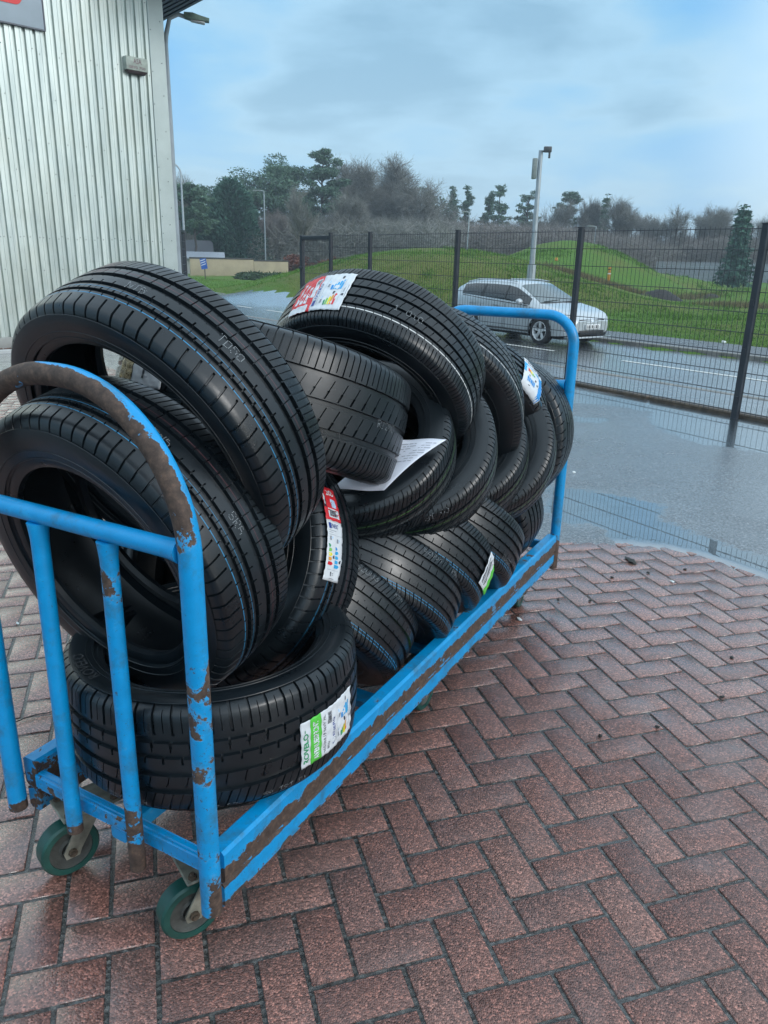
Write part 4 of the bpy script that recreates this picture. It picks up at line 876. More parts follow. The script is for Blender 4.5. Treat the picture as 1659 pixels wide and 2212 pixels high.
def energy(L_, pr, ar, u0, v0, u1, v1, horiz=True, blueonly=False):
    """Energy part of a sticker between two corners; columns run along v (letters stacked)."""
    W_, H_ = u1-u0, v1-v0
    L_.poly(pr, [(u0+.06*W_, v1-.13*H_), (u0+.22*W_, v1-.13*H_), (u0+.22*W_, v1-.03*H_), (u0+.06*W_, v1-.03*H_)], .0012, PI_['navy'])
    L_.text(pr, 'ENERG', u0+.26*W_, v1-.115*H_, .46*W_, .075*H_, m=PI_['navy'], bold=.01)
    for k in range(2): L_.rect(pr, u0+.08*W_, v1-(.165+.03*k)*H_, u0+(.55-.2*k)*W_, v1-(.158+.03*k)*H_, .0012, PI_['grey'])
    L_.rect(pr, u0+.05*W_, v1-.235*H_, u1-.05*W_, v1-.231*H_, .0012, PI_['grey'])
    for k, uu in enumerate((.14, .60)):
        L_.rect(pr, u0+uu*W_, v1-(.33+.03*k)*H_, u0+(uu+.10)*W_, v1-(.26+.03*k)*H_, .0012, PI_['grey'], res=.004); L_.rect(pr, u0+(uu+.13)*W_, v1-(.30+.03*k)*H_, u0+(uu+.20)*W_, v1-(.265+.03*k)*H_, .0012, PI_['pale'])
    for k, cn in enumerate(('dkgreen', 'lgreen', 'yellow', 'orange', 'red')):
        a_ = v1-(.395+.075*k)*H_; L_.arrow_u(ar, u0+.08*W_, a_-.058*H_, u0+(.22+.045*k)*W_, a_, .0012, PI_[cn])
        b_ = v1-(.43+.075*k)*H_; L_.arrow_u(ar, u0+.52*W_, b_-.058*H_, u0+(.66+.045*k)*W_, b_, .0012, PI_['sky' if k else 'blue'])
    for uu, vv, t in ((.40, .60, 'C'), (.88, .66, 'B')):
        L_.poly(pr, [(u0+(uu+.07)*W_, v1-(vv-.02)*H_), (u0+uu*W_, v1-(vv-.02)*H_), (u0+(uu-.04)*W_, v1-(vv+.008)*H_), (u0+uu*W_, v1-(vv+.036)*H_), (u0+(uu+.07)*W_, v1-(vv+.036)*H_)], .0012, PI_['ink'])
    L_.rect(pr, u0+.10*W_, v1-.83*H_, u0+.86*W_, v1-.826*H_, .0012, PI_['grey'])
    L_.rect(pr, u0+.34*W_, v1-.93*H_, u0+.40*W_, v1-.86*H_, .0012, PI_['ink'], res=.004); L_.rect(pr, u0+.44*W_, v1-.91*H_, u0+.60*W_, v1-.90*H_, .0012, PI_['grey']); L_.rect(pr, u0+.44*W_, v1-.885*H_, u0+.56*W_, v1-.875*H_, .0012, PI_['grey'])
    L_.rect(pr, u0+.30*W_, v1-.975*H_, u0+.66*W_, v1-.965*H_, .0012, PI_['grey'])
def _au(s, mb, u0, v0, u1, v1, h, m):
    d = (v1-v0)*.5; s.poly(mb, [(u0, v0), (u1-d, v0), (u1, (v0+v1)/2), (u1-d, v1), (u0, v1)], h, m)
Lab.arrow_u = _au
def barcode(L_, pr, u0, v0, u1, v1, vert=False, seed=3):
    g = np.random.default_rng(seed); a, b_ = (v0, v1) if vert else (u0, u1); x = a
    while x < b_-.001:
        wd = g.choice([.0006, .0011, .0016]); x2 = min(x+wd, b_)
        if vert: L_.rect(pr, u0, x, u1, x2, .0012, PI_['ink'], res=.02)
        else: L_.rect(pr, x, v0, x2, v1, .0012, PI_['ink'], res=.02)
        x = x2+g.choice([.0007, .0012])
def finish(L_, sheet, pr, ar, label=None):
    sh = sheet.build('sticker', PM, L_.o, sharp=60)
    if label: sh['label'] = label
    if pr.V: pr.build('printing', PM, sh, sharp=None)
    if ar.V: ar.build('energy_scale', PM, sh, sharp=None)
    md = sh.modifiers.new('thickness', 'SOLIDIFY'); md.thickness = .0006; md.offset = 1
def sheet_of(L_, bands, edge=.0):
    sh = MB(); hu, hv = L_.Lu/2, L_.Lv/2
    for v0, v1, c in bands: L_.rect(sh, -hu, v0, hu, v1, 0.0, PI_[c])
    return sh, MB(), MB(), hu, hv
# flat tyre: green and white, text running up the tread
l = Lab('T3', (714, 1572), (714, 1540), .148, .215, .0022, .70, .78); l_, l__ = 0, 0
hv = .1075; sh, pr, ar, hu, hv = sheet_of(l, [(hv-.030, hv, 'white'), (hv-.068, hv-.030, 'green'), (-hv, hv-.068, 'white')])
l.text(pr, 'ROVELO', -hu+.012, hv-.0225, .098, .0155, m=PI_['dkgreen'], bold=.03); l.rect(pr, -hu+.113, hv-.014, -hu+.122, hv-.011, .0012, PI_['dkgreen'])
l.text(pr, 'AVENUESPRINT', -hu+.010, hv-.058, .124, .019, m=PI_['white'], bold=.03)
l.text(pr, '255/35R19 96W XL', -hu+.012, hv-.084, .122, .009, m=PI_['ink']); l.text(pr, 'BSW', -hu+.014, hv-.100, .026, .008, m=PI_['ink'])
barcode(l, pr, hu-.052, hv-.108, hu-.014, hv-.094); energy(l, pr, ar, -hu+.008, -hv+.002, hu-.006, hv-.110)
finish(l, sh, pr, ar, 'green and white size sticker with energy scale')
# tilted tyre: red top, white energy part
l = Lab('T4', (722, 1150), (740, 1156), .060, .222, .004); hv = .111
sh, pr, ar, hu, hv = sheet_of(l, [(hv-.085, hv, 'red'), (-hv, hv-.085, 'white')])
l.text(pr, '205', -hu+.020, hv-.022, .030, .014, m=PI_['white'], bold=.02); l.rect(pr, -hu+.028, hv-.052, hu-.012, hv-.032, .0010, PI_['pale']); l.rect(pr, -hu+.012, hv-.078, hu-.006, hv-.056, .0010, PI_['white'])
l.rect(pr, -hu-.0, hv-.055, -hu+.011, hv-.008, .0010, PI_['ink']); l.rect(pr, -hu+.002, hv-.048, -hu+.007, hv-.018, .0013, PI_['white'])
barcode(l, pr, -hu+.016, hv-.075, hu-.010, hv-.060); energy(l, pr, ar, -hu+.002, -hv+.002, hu-.002, hv-.088); finish(l, sh, pr, ar, 'red and white sticker with energy scale')
# crown of the high middle tyre: red to the left, energy part to the right, reading up the tread
l = Lab('T6', (692, 632), (704, 602), .128, .235, .003, 1.0, .70); hv = .1175
sh, pr, ar, hu, hv = sheet_of(l, [(hv-.105, hv, 'red'), (-hv, hv-.105, 'white')])
for k in range(3): l.rect(pr, -hu+.03, hv-.030-.022*k, hu-.02-.01*k, hv-.018-.022*k, .0010, PI_['white'])
l.rect(pr, -hu, hv-.090, -hu+.022, hv, .0011, PI_['white']); l.rect(pr, -hu+.046, hv-.102, hu-.012, hv-.080, .0010, PI_['white']); barcode(l, pr, -hu+.05, hv-.100, hu-.016, hv-.083); energy(l, pr, ar, -hu+.006, -hv+.002, hu-.004, hv-.107); finish(l, sh, pr, ar, 'red and white sticker with energy scale')
# blue and white sticker near the far end
l = Lab('T8', (1150, 820), (1166, 836), .105, .14, .006, .95, 1.0); hv = .07
sh, pr, ar, hu, hv = sheet_of(l, [(hv-.026, hv, 'white'), (hv-.034, hv-.026, 'sky'), (-hv, hv-.034, 'white')])
l.text(pr, '195/55R16', -hu+.010, hv-.019, .078, .013, m=PI_['ink'], bold=.01)
l.rect(pr, hu-.022, -hv, hu-.002, hv-.034, .0010, PI_['blue']); l.rect(pr, -hu, hv-.075, -hu+.012, hv-.034, .0010, PI_['sky'])
for k, cn in enumerate(('red', 'orange', 'yellow', 'lgreen', 'dkgreen')): l.rect(ar, -hu+.020+.0075*k, hv-.062, -hu+.0265+.0075*k, hv-.062+.020-.003*k, .0012, PI_[cn])
for k in range(5): l.rect(ar, -hu+.020+.0085*k, -hv+.028, -hu+.0265+.0085*k, -hv+.052, .0012, PI_['blue'])
for uu, vv in ((.026, .075), (.06, .07), (.045, .09), (.07, .085), (.03, .125)): l.rect(pr, -hu+uu, hv-vv-.007, -hu+uu+.007, hv-vv, .0012, PI_['ink'])
finish(l, sh, pr, ar, 'blue and white size sticker')
# green and white sticker curling over the edge of the bottom-row tyre
l = Lab('T16', (1054, 1240), (1062, 1215), .10, .10, .005); hv = .05
sh, pr, ar, hu, hv = sheet_of(l, [(-.008, hv, 'white'), (-hv, -.008, 'green')])
for k in range(4): l.rect(pr, -hu+.01, hv-.012-.009*k, hu-.012-.01*(k % 2), hv-.008-.009*k, .0012, PI_['ink'])
finish(l, sh, pr, ar, 'green and white sticker')
# white dot-matrix codes
DOT = {'S': '01110100011000001110000011000101110', '2': '01110100010000100010001000100011111', 'D': '11110100011000110001100011000111110', '0': '01110100011000110001100011000101110', '3': '01110100010000100110000011000101110', 'R': '11110100011000111110101001001010001', '5': '11111100001111000001000011000101110', '6': '01110100001000011110100011000101110', 'N': '10001110011010110101100111000110001', 'T': '11111001000010000100001000010000100', 'B': '11110100011000111110100011000111110', '1': '00100011000010000100001000010001110', '9': '01110100011000101111000010000101110', 'J': '00111000100001000010000101001001100', 'H': '10001100011000111111100011000110001', 'I': '01110001000010000100001000010001110', 'L': '10000100001000010000100001000011111', 'W': '10001100011000110101101011101110001', '/': '00001000010001000100010001000010000', 'A': '01110100011000111111100011000110001', ' ': '0'*35}
M_DOT = flat('white_stamp_ink', (.30, .32, .33), .6, vary=.2, scale=80)
def stamp(key, txt, cpx, upx, h=.017, du=None):
    l = Lab(key, cpx, upx, .1, .02, .0006); p = h/7; mb = MB(); wtot = len(txt)*6*p
    for i, ch in enumerate(txt):
        bits = DOT[ch]
        for rr in range(7):
            for cc in range(5):
                if bits[rr*5+cc] == '1' and rng.random() > .06:
                    u = -wtot/2+(i*6+cc)*p; v = h/2-rr*p; q = p*.36
                    mb.add([l.P(u+q*math.cos(t), v+q*math.sin(t), .0002) for t in np.arange(6)*PI/3], [(0, 1, 2, 3, 4, 5)])
    o = mb.build('tread_stamp', [M_DOT], l.o, sharp=None); return o
def k_(ox, oy, s): return lambda x, y: ((ox+x*s)*.5486, (oy+y*s)*.5486)
k1 = k_(0, 1000, 1300/1659); k3 = k_(900, 1000, 1100/1659); k4 = k_(1200, 1400, 1100/1659); k5 = k_(1250, 1900, 1000/1659); k2 = k_(0, 1800, 1450/1659)
stamp('T14', 'S2D03', k5(340, 590), k5(420, 640), .017); stamp('T14', 'R56', k5(545, 755), k5(580, 800), .014)
stamp('T15', 'S2D03', k5(770, 475), k5(830, 520), .017); stamp('T15', 'R56', k5(905, 600), k5(925, 640), .014)
stamp('T17', 'S2D03', k5(1240, 505), k5(1215, 485), .015)
stamp('T1', 'NTB', k1(690, 175), k1(750, 200), .017); stamp('T1', 'TD50', k1(1165, 480), k1(1215, 540), .017)
stamp('T2', 'TN5', k1(810, 930), k1(870, 985), .017); stamp('T2', 'SR6', k1(1190, 1360), k1(1215, 1410), .017)
stamp('T6', '1 0I0', k3(1075, 360), k3(1140, 395), .019); stamp('T11', '3T 9J', k4(800, 955), k4(860, 935), .017)
stamp('T5', 'R1200', k3(940, 1030), k3(1010, 1045), .018); stamp('T4', 'T50', k2(1480, 730), k2(1500, 680), .015)
stamp('T3', '255/35R19', k2(560, 1545), k2(640, 1585), .013); stamp('T3', 'LI B B5W', k2(1000, 1590), k2(1090, 1570), .013); stamp('T3', '59 TST 0I', k2(1300, 1490), k2(1370, 1455), .013)
# raised lettering on the side wall of the flat tyre
o, n, a, b, c, Rr, w, Rb = TY['T3']
M_RAISE = flat('raised_rubber_letters', (.040, .043, .046), .5)
def wall_text(key, txt, px, hgt, side=-1, wdt=None):
    o, n, a, b, c, Rr, w, Rb = TY[key]; pl = c+n*side*w/2; d = ray(*px); t = ((pl-EYE)@n)/(d@n); p = EYE+d*t-c; th0 = math.atan2(p@b, p@a); r0 = Rb+.55*(Rr-Rb)
    V, F = text_mesh(txt, 1, .02); lo, hi = V.min(0), V.max(0); sc_ = hgt/(hi[1]-lo[1]); mb = MB(); wid = (hi[0]-lo[0])*sc_
    out_ = []
    for v in V:
        u = (v[0]-lo[0])*sc_-wid/2; vv = (v[1]-lo[1])*sc_-hgt/2; r = r0+vv; t_ = th0+side*-1*-u/r0*1.0
        t_ = th0 - u/r0*(1 if side > 0 else -1)
        out_.append((side*(w/2+.0012), r*math.cos(t_), r*math.sin(t_)))
    mb.add(out_, F); mb.build('sidewall_lettering', [M_RAISE], o, sharp=None)
wall_text('T3', 'ROVELO', (182, 1440), .022)
# ---------------------------------------------------------------- loose paper on the middle-row tyre, hidden sticker tyre
M_PAPER, ntp, bp = mat('office_paper', (.78, .80, .88), .75); bump(ntp, bp, noise(ntp, 14, 3).outputs[0], .25, .01)
o, n, a, b, c, Rr, w, Rb = TY['T10']
def on_plane(px, off):
    d = ray(*px); pl = c - n*(w/2+off); return EYE + d*(((pl-EYE)@n)/(d@n))
q = [on_plane(k3(610, 1396), .004), on_plane(k3(925, 1406), .012), on_plane(k3(1293, 1100), .030), on_plane(k3(975, 1100), .030)]
nu, nv = 16, 12; V = []
for j in range(nv+1):
    for i in range(nu+1):
        s, t = i/nu, j/nv; p = (q[0]*(1-s)+q[1]*s)*(1-t) + (q[3]*(1-s)+q[2]*s)*t
        V.append(p - n*(.012*math.sin(PI*t)*s + .003*math.sin(7*s+3*t)) )
pc = sum(q)/4; F = [(j*(nu+1)+i, j*(nu+1)+i+1, (j+1)*(nu+1)+i+1, (j+1)*(nu+1)+i) for j in range(nv) for i in range(nu)]
pp = mesh_obj('paper_sheet', [v-pc for v in V], F, [M_PAPER], smooth=True); pp.location = pc.tolist(); md = pp.modifiers.new('thickness', 'SOLIDIFY'); md.thickness = .0006
tag(pp, 'loose sheet of white printed paper slipped among the middle tyres', 'paper')
M_INKG = flat('faint_grey_print', (.36, .37, .42), .7)
mb = MB()
def PP(s, t, h=.0012):
    p = (q[0]*(1-s)+q[1]*s)*(1-t) + (q[3]*(1-s)+q[2]*s)*t; return p - n*(.012*math.sin(PI*t)*s + .003*math.sin(7*s+3*t)+h) - pc
for k in range(9):
    t0 = .45+.055*k; g = np.random.default_rng(k); s0 = .12
    while s0 < .9:
        s1 = s0+g.uniform(.03, .14)
        if g.random() > .3: mb.add([PP(s0, t0), PP(s1, t0), PP(s1, t0+.013), PP(s0, t0+.013)], [(0, 1, 2, 3)])
        s0 = s1+.02
mb.build('printed_lines', [M_INKG], pp, sharp=None)
# gold tape and white sticker on the level tyre, seen through the hole of the topmost one
M_GOLD = flat('crinkled_gold_tape', (.16, .11, .035), .22, .7, vary=.5, scale=60, bmp=.6)
l = Lab('T5', (318, 806), (338, 812), .105, .060, .003); sh = MB(); l.rect(sh, -.05, -.03, .05, .03, 0, PI_['white']); pr = MB()
l.rect(pr, -.012, -.012, -.004, .014, .0012, PI_['ink'], res=.004); l.rect(pr, -.002, .004, .010, .008, .0012, PI_['grey']); l.rect(pr, -.002, -.010, .006, -.006, .0012, PI_['grey']); finish(l, sh, pr, MB(), 'white paper sticker')
sh = MB(); l.rect(sh, -.115, -.034, -.052, .034, .001, 0, res=.004); o = sh.build('tape', [M_GOLD], l.o, sharp=20); o['label'] = 'crinkled gold tape'
# ---------------------------------------------------------------- litter on the ground
def chip(name, px, size, label, m, flatn=.25, z=.004, seed=1, cat='litter'):
    g = np.random.default_rng(seed); p = G(*px, z); bm = bmesh.new(); bmesh.ops.create_icosphere(bm, subdivisions=2, radius=1)
    for v in bm.verts: v.co = Vector((v.co.x*size[0], v.co.y*size[1], max(v.co.z, -.3)*size[2]))*(1+g.normal(0, .22))
    mb = MB(); mb.bm(bm); o = mb.build(name, [m], sharp=40); o.location = p.tolist(); o.rotation_euler = (0, 0, g.uniform(0, 6)); tag(o, label, cat); return o
M_WHT = flat('white_plastic_scrap', (.72, .74, .72), .5); M_DARK = flat('dark_wet_clump', (.018, .016, .012), .6, vary=.4, scale=60)
chip('plastic_scrap', (1122, 1337), (.014, .007, .003), 'white plastic scrap on the paving just outside the trolley rail', M_WHT, seed=2)
chip('plastic_scrap', (1452, 1256), (.011, .006, .003), 'white scrap lying alone on the paving near the puddle edge', M_WHT, seed=3)
chip('plastic_scrap', (38, 1346), (.011, .004, .002), 'thin white scrap on the wet paving left of the trolley bars', M_WHT, seed=4)
chip('plastic_scrap', (1240, 1020), (.016, .010, .006), 'white scrap on the wet asphalt right of the far trolley post', M_WHT, seed=5)
chip('dirt_clump', (1362, 1211), (.038, .016, .008), 'black clump of wet leaves on the paving by the puddle', M_DARK, seed=6, cat='dirt')
for i, (x, y) in enumerate(((1296, 1590), (1400, 1237), (1322, 1247), (1206, 1296), (1275, 1298), (1580, 1420), (1480, 1230), (1420, 1570), (1560, 1505))):
    chip('dirt_speck', (x, y), (.008, .006, .004), 'small black speck of dirt lying on the dry-ish red paving', M_DARK, seed=20+i, cat='dirt')['group'] = 'dirt specks on the paving'
mb = MB(); P_ = [G(x, y, .006) for x, y in ((28, 1562), (52, 1552), (80, 1543), (104, 1540), (122, 1534), (128, 1530))]; pc2 = P_[0].copy()
mb.tube([p-pc2 for p in P_], .0016, 6); o = mb.build('black_string', [M_DARK]); o.location = pc2.tolist(); tag(o, 'thin black string lying across the wet paving left of the trolley', 'string')
# red-brown chippings along the foot of the building
M_CHIP = flat('red_brown_gravel', (.12, .055, .04), .8, vary=.5, scale=30)
mb = MB(); oct_ = np.array([(1, 0, 0), (-1, 0, 0), (0, 1, 0), (0, -1, 0), (0, 0, 1), (0, 0, -1)]); of = [(0, 2, 4), (2, 1, 4), (1, 3, 4), (3, 0, 4), (2, 0, 5), (1, 2, 5), (3, 1, 5), (0, 3, 5)]
for i in range(2600):
    s = rng.uniform(-3, 2.6); d = rng.uniform(.04, .26); r = rng.uniform(.008, .02); mb.add([B(s, d, .01+rng.uniform(0, .02))+v*r*rng.uniform(.6, 1.2, 3) for v in oct_], of)
tag(mb.build('gravel_strip', [M_CHIP], sharp=None), kind='stuff')
mb = MB(); k = -3.2
M_KW = flat('pale_kerb_edging', (.42, .43, .42), .6, vary=.15, bmp=.3)
while k < 2.6: mb.box((k, .28, -.02), (k+.9, .36, .045), bev=.01, fr=lambda a, b_, c: B(a, b_, c), seg=1); k += .91
tag(mb.build('kerb', [M_KW]), kind='structure')
# ---------------------------------------------------------------- silver estate car on the road
SC = .80; M_CARP, ntc, bc = mat('silver_car_paint', (.50, .54, .56), .30, .40); bc.inputs['Coat Weight'].default_value = .6; bc.inputs['Coat Roughness'].default_value = .05
M_GLS, ntg, bg_ = mat('tinted_car_glass', (.012, .016, .018), .04, 0, .8)
M_WSC, _, _ = mat('windscreen_glass', (.085, .115, .12), .05, 0, 1.0)
M_BLK = flat('black_car_trim', (.012, .013, .014), .45); M_ALLOY = flat('alloy_wheel', (.72, .74, .75), .35, .4); M_CT = flat('car_tyre_rubber', (.018, .018, .02), .7)
M_HL, _, _ = mat('headlight_glass', (.55, .60, .62), .08, .4); M_TLR = flat('red_tail_light', (.55, .02, .02), .2); M_PLATE = flat('white_number_plate', (.72, .73, .72), .4); M_CHR = flat('chrome_trim', (.7, .72, .74), .12, .9)
fwp = G(1167, 744, ZR-.04); fd = np.array([-E3[0], -E3[1]])                  # heading: towards the right
car = empty('estate_car', (0, 0, 0)); tag(car, 'silver estate car driving along the wet road behind the wire fence', 'car')
hd = math.atan2(fd[1], fd[0]) - R(1.5)
LC, WC, WBs = 4.56, 1.82, 2.65; XF = 3.66; XR = XF-WBs                         # wheel stations from the tail (x=0) to the nose (x=4.56)
ox = fwp[:2] - SC*(np.array([math.cos(hd), math.sin(hd)])*XF - np.array([-math.sin(hd), math.cos(hd)])*(WC/2-.10))
car.location = (float(ox[0]), float(ox[1]), ZR-.04+.002); car.rotation_euler = (0, 0, hd); car.scale = (SC, SC, SC)
xs_ = np.array(sorted(set(np.round(np.concatenate([np.linspace(0, LC, 75), XF+.37*np.cos(np.linspace(0, PI, 15)), XR+.37*np.cos(np.linspace(0, PI, 15))]), 4))))
I_ = lambda x, xp, fp_: np.interp(x, xp, fp_)
top = I_(xs_, [0, .06, .25, .55, 1.0, 1.7, 2.3, 2.62, 2.95, 3.45, 3.60, 4.0, 4.3, 4.47, 4.56], [.98, 1.08, 1.30, 1.42, 1.475, 1.50, 1.49, 1.43, 1.26, 1.00, .97, .90, .82, .74, .62])
belt = I_(xs_, [0, .2, .6, 1.5, 2.6, 3.45, 4.0, 4.3, 4.47, 4.56], [1.00, 1.06, 1.05, 1.00, .94, .89, .84, .77, .68, .56])
wid = I_(xs_, [0, .10, .4, 1.0, 2.2, 3.4, 4.0, 4.3, 4.46, 4.56], [.70, .80, .87, .905, .91, .905, .875, .80, .70, .58])
rw = I_(xs_, [0, .2, .5, 1.2, 2.3, 2.8, 3.45, 4.0, 4.4, 4.56], [.58, .60, .61, .62, .60, .62, .72, .70, .62, .50])
bot = I_(xs_, [0, .15, .5, 4.1, 4.45, 4.56], [.36, .26, .20, .19, .22, .34])
rowsN = 15; V = []; 
for i, x in enumerate(xs_):
    t, bl, wd, r_, bo = top[i], min(belt[i], top[i]-.012), wid[i], min(rw[i], wid[i]-.02), bot[i]
    sec = [(0, bo), (wd*.86, bo), (wd*.965, bo+.05), (wd*.985, bo+.16), (wd*1.0, bo+(bl-bo)*.45), (wd*1.0, bo+(bl-bo)*.66), (wd*.985, bo+(bl-bo)*.82), (wd*.975, bl-.035), (wd*.955, bl)]
    gl_ = [(wd*.94, bl+(t-bl)*.10), (wd*.94*.72+r_*.28, bl+(t-bl)*.45), (wd*.94*.35+r_*.65, bl+(t-bl)*.78), (r_, bl+(t-bl)*.90), (r_*.84, t-.012*(t-bl > .05)), (0, t+.012*(t-bl > .05))]
    V += [(x, y, z) for y, z in sec+gl_]
m_ = rowsN; nxs = len(xs_); F, MI = [], []
for i in range(nxs-1):
    xm = (xs_[i]+xs_[i+1])/2
    for j in range(m_-1):
        y = np.mean([V[i*m_+j][1], V[i*m_+j+1][1]]); z = np.mean([V[i*m_+j][2], V[i*m_+j+1][2], V[(i+1)*m_+j][2], V[(i+1)*m_+j+1][2]])
        if j in (0, 1, 2, 3, 4, 5):
            if (xm-XF)**2+(z-.33)**2 < .36**2 or (xm-XR)**2+(z-.33)**2 < .36**2:
                if j > 0: continue
        mi = 0; zt_, zb_ = (top[i]+top[i+1])/2, (belt[i]+belt[i+1])/2
        if 9 <= j <= 10:                                        # side glass between belt and roof rail
            if .55 < xm < 3.20 and zt_-zb_ > .20: mi = 1
            if any(abs(xm-p) < .030 for p in (1.42, 2.32)): mi = 3
        if j in (12, 13) and 2.62 < xm < 3.47: mi = 2
        if j in (12, 13) and .07 < xm < .36: mi = 1
        if j <= 1: mi = 3
        F.append((i*m_+j, (i+1)*m_+j, (i+1)*m_+j+1, i*m_+j+1)); MI.append(mi)
nv_ = len(V); V2 = V+[(x, -y, z) for x, y, z in V]; F2_ = F+[tuple(reversed([k+nv_ for k in f])) for f in F]
for s_, off in ((0, 0), (nxs-1, 0)):
    ring = [s_*m_+j for j in range(m_)]; fc = ring + [k+nv_ for k in ring[::-1][1:-1]]
    F2_.append(tuple(fc) if s_ else tuple(reversed(fc))); MI = MI
mesh_obj('body', V2, F2_, [M_CARP, M_GLS, M_WSC, M_BLK], car, MI+MI+[0, 0], sharp=28)
mb = MB(); 
for x in (XF, XR): mb.box((x-.37, -WC/2+.20, .2), (x+.37, WC/2-.20, .72))
mb.box((.4, -.7, .16), (4.2, .7, .3)); mb.build('underbody', [M_BLK], car)
for x in (XF, XR):
    for sy in (1, -1):
        cy = sy*(WC/2-.115); c_ = np.array([x, cy, .330]); ax = np.array([0, sy, 0.])
        mb = MB(); mb.lathe([(-.10, .22), (-.105, .30), (-.085, .330), (.085, .330), (.105, .30), (.10, .232), (-.10, .232)], c_, ax, 40); wh = mb.build('wheel', [M_CT], car)
        mb = MB(); mb.lathe([(.095, .238), (.106, .226), (.088, .214), (.02, .20)], c_, ax, 40, 0); mb.lathe([(.018, .19), (.018, 0)], c_, ax, 30, 1)
        for k in range(5):
            for dq in (-.12, .12):
                q_ = 2*PI*k/5+.3; u_ = np.array([math.cos(q_+dq), 0, math.sin(q_+dq)]); t_ = np.array([-math.sin(q_), 0, math.cos(q_)])
                pr_ = [c_+ax*h_+u_*r_+t_*s2*wd_ for r_, wd_, h_ in ((.03, .022, .080), (.215, .018, .092)) for s2 in (-1, 1)]; pr2 = [p-ax*.04 for p in pr_]
                mb.add(pr_+pr2, [(0, 1, 3, 2), (4, 6, 7, 5), (0, 2, 6, 4), (1, 5, 7, 3)], 0)
        mb.lathe([(.06, .05), (.085, .045), (.09, 0)], c_, ax, 20); mb.build('rim', [M_ALLOY, M_BLK], wh)
        mb = MB(); pts = [np.array([x+.365*math.cos(t), sy*(WC/2-.012), .33+.365*math.sin(t)]) for t in np.linspace(-.25, PI+.25, 24)]; mb.tube(pts, .016, 6); mb.build('wheel_arch', [M_BLK], car)
for sy in (1, -1):
    def sweep(pts, name, m, th=.02):
        bm = bmesh.new(); vs = [bm.verts.new((x, sy*y, z)) for x, y, z in pts]; bm.faces.new(vs); bmesh.ops.recalc_face_normals(bm, faces=bm.faces); r_ = bmesh.ops.extrude_face_region(bm, geom=list(bm.faces))
        for v in [g for g in r_['geom'] if isinstance(g, bmesh.types.BMVert)]: v.co += Vector((.004, sy*th, .003))
        bmesh.ops.recalc_face_normals(bm, faces=bm.faces); mb = MB(); mb.bm(bm); return mb.build(name, [m], car, sharp=30)
    sweep([(4.40, .66, .60), (4.30, .775, .62), (3.98, .872, .735), (3.78, .882, .80), (4.02, .858, .80), (4.34, .74, .72), (4.44, .62, .665)], 'headlight', M_HL)
    sweep([(4.48, .56, .36), (4.36, .74, .34), (4.28, .78, .40), (4.36, .74, .47), (4.48, .57, .46)], 'fog_light', M_CHR, .012)
    sweep([(.03, .66, .98), (.20, .825, .97), (.34, .86, .91), (.30, .862, .84), (.12, .81, .80), (.02, .68, .82)], 'tail_light', M_TLR)
    mb = MB(); bm = bmesh.new(); bmesh.ops.create_icosphere(bm, subdivisions=2, radius=1)
    for v in bm.verts: v.co = Vector((2.98+v.co.x*.085, sy*(.985+v.co.y*.105), 1.00+v.co.z*.078))
    mb.bm(bm); mb.box((2.96, sy*.86, .93), (3.03, sy*.95, .965), m=1, bev=.01); mb.build('door_mirror', [M_CARP, M_BLK], car)
    mb = MB()
    for x in (2.05, 1.10): mb.box((x-.10, sy*.905, .845), (x+.10, sy*.935, .875), bev=.010)
    mb.build('door_handle', [M_CARP], car)
    mb = MB()
    for x in (1.42, 2.36, 3.27): mb.tube([(x, sy*.912, .30), (x+.01, sy*.917, .60), (x, sy*.893, .92)], .005, 4)
    mb.tube([(.62, sy*.845, 1.065), (1.5, sy*.872, 1.00), (2.6, sy*.877, .945), (3.2, sy*.862, .905)], .010, 5); mb.tube([(XR+.4, sy*.915, .30), (XF-.4, sy*.915, .30)], .022, 6); mb.build('side_trim', [M_BLK], car)
    mb = MB(); mb.tube([(.55, sy*.605, 1.40), (1.0, sy*.60, 1.485), (2.0, sy*.59, 1.51), (2.45, sy*.58, 1.475)], .018, 6); mb.build('roof_rail', [M_CARP], car)
mb = MB(); mb.box((4.44, -.46, .60), (4.545, .46, .655), bev=.015); mb.build('grille', [M_BLK], car); mb = MB(); mb.box((4.47, -.44, .28), (4.585, .44, .40), bev=.02); mb.build('lower_grille', [M_BLK], car)
mb = MB()
for z in (.592, .66): mb.tube([(4.50, -.47, z), (4.555, -.2, z), (4.56, .2, z), (4.50, .47, z)], .010, 6)
mb.lathe([(0, .062), (.02, .05), (.022, 0)], (4.545, 0, .627), (1, 0, .2), 20); mb.build('badge_trim', [M_CHR], car)
npl = MB(); npl.box((4.57, -.26, .43), (4.60, .26, .54), bev=.006); pl_ = npl.build('number_plate', [M_PLATE], car)
mb = MB()
for k, x0 in enumerate((-.225, -.165, -.105, -.045, .045, .105, .165)): mb.box((4.6005, x0, .45), (4.603, x0+.034, .522)) if k % 2 else mb.box((4.6005, x0+.01, .45), (4.603, x0+.026, .522))
mb.build('plate_characters', [M_BLK], pl_)
mb = MB(); mb.box((4.30, -.70, .205), (4.58, .70, .245), bev=.012); mb.build('front_lip', [M_CARP], car)
for P_ in ([(3.42, -.55, 1.02), (3.37, .05, 1.055)], [(3.45, .1, 1.01), (3.38, .62, 1.03)]): mb = MB(); mb.tube(P_, .010, 5); mb.build('wiper', [M_BLK], car)
mb = MB(); mb.tube([(3.47, -.72, .985), (3.50, 0, 1.0), (3.47, .72, .985)], .022, 5); mb.build('windscreen_cowl', [M_BLK], car)
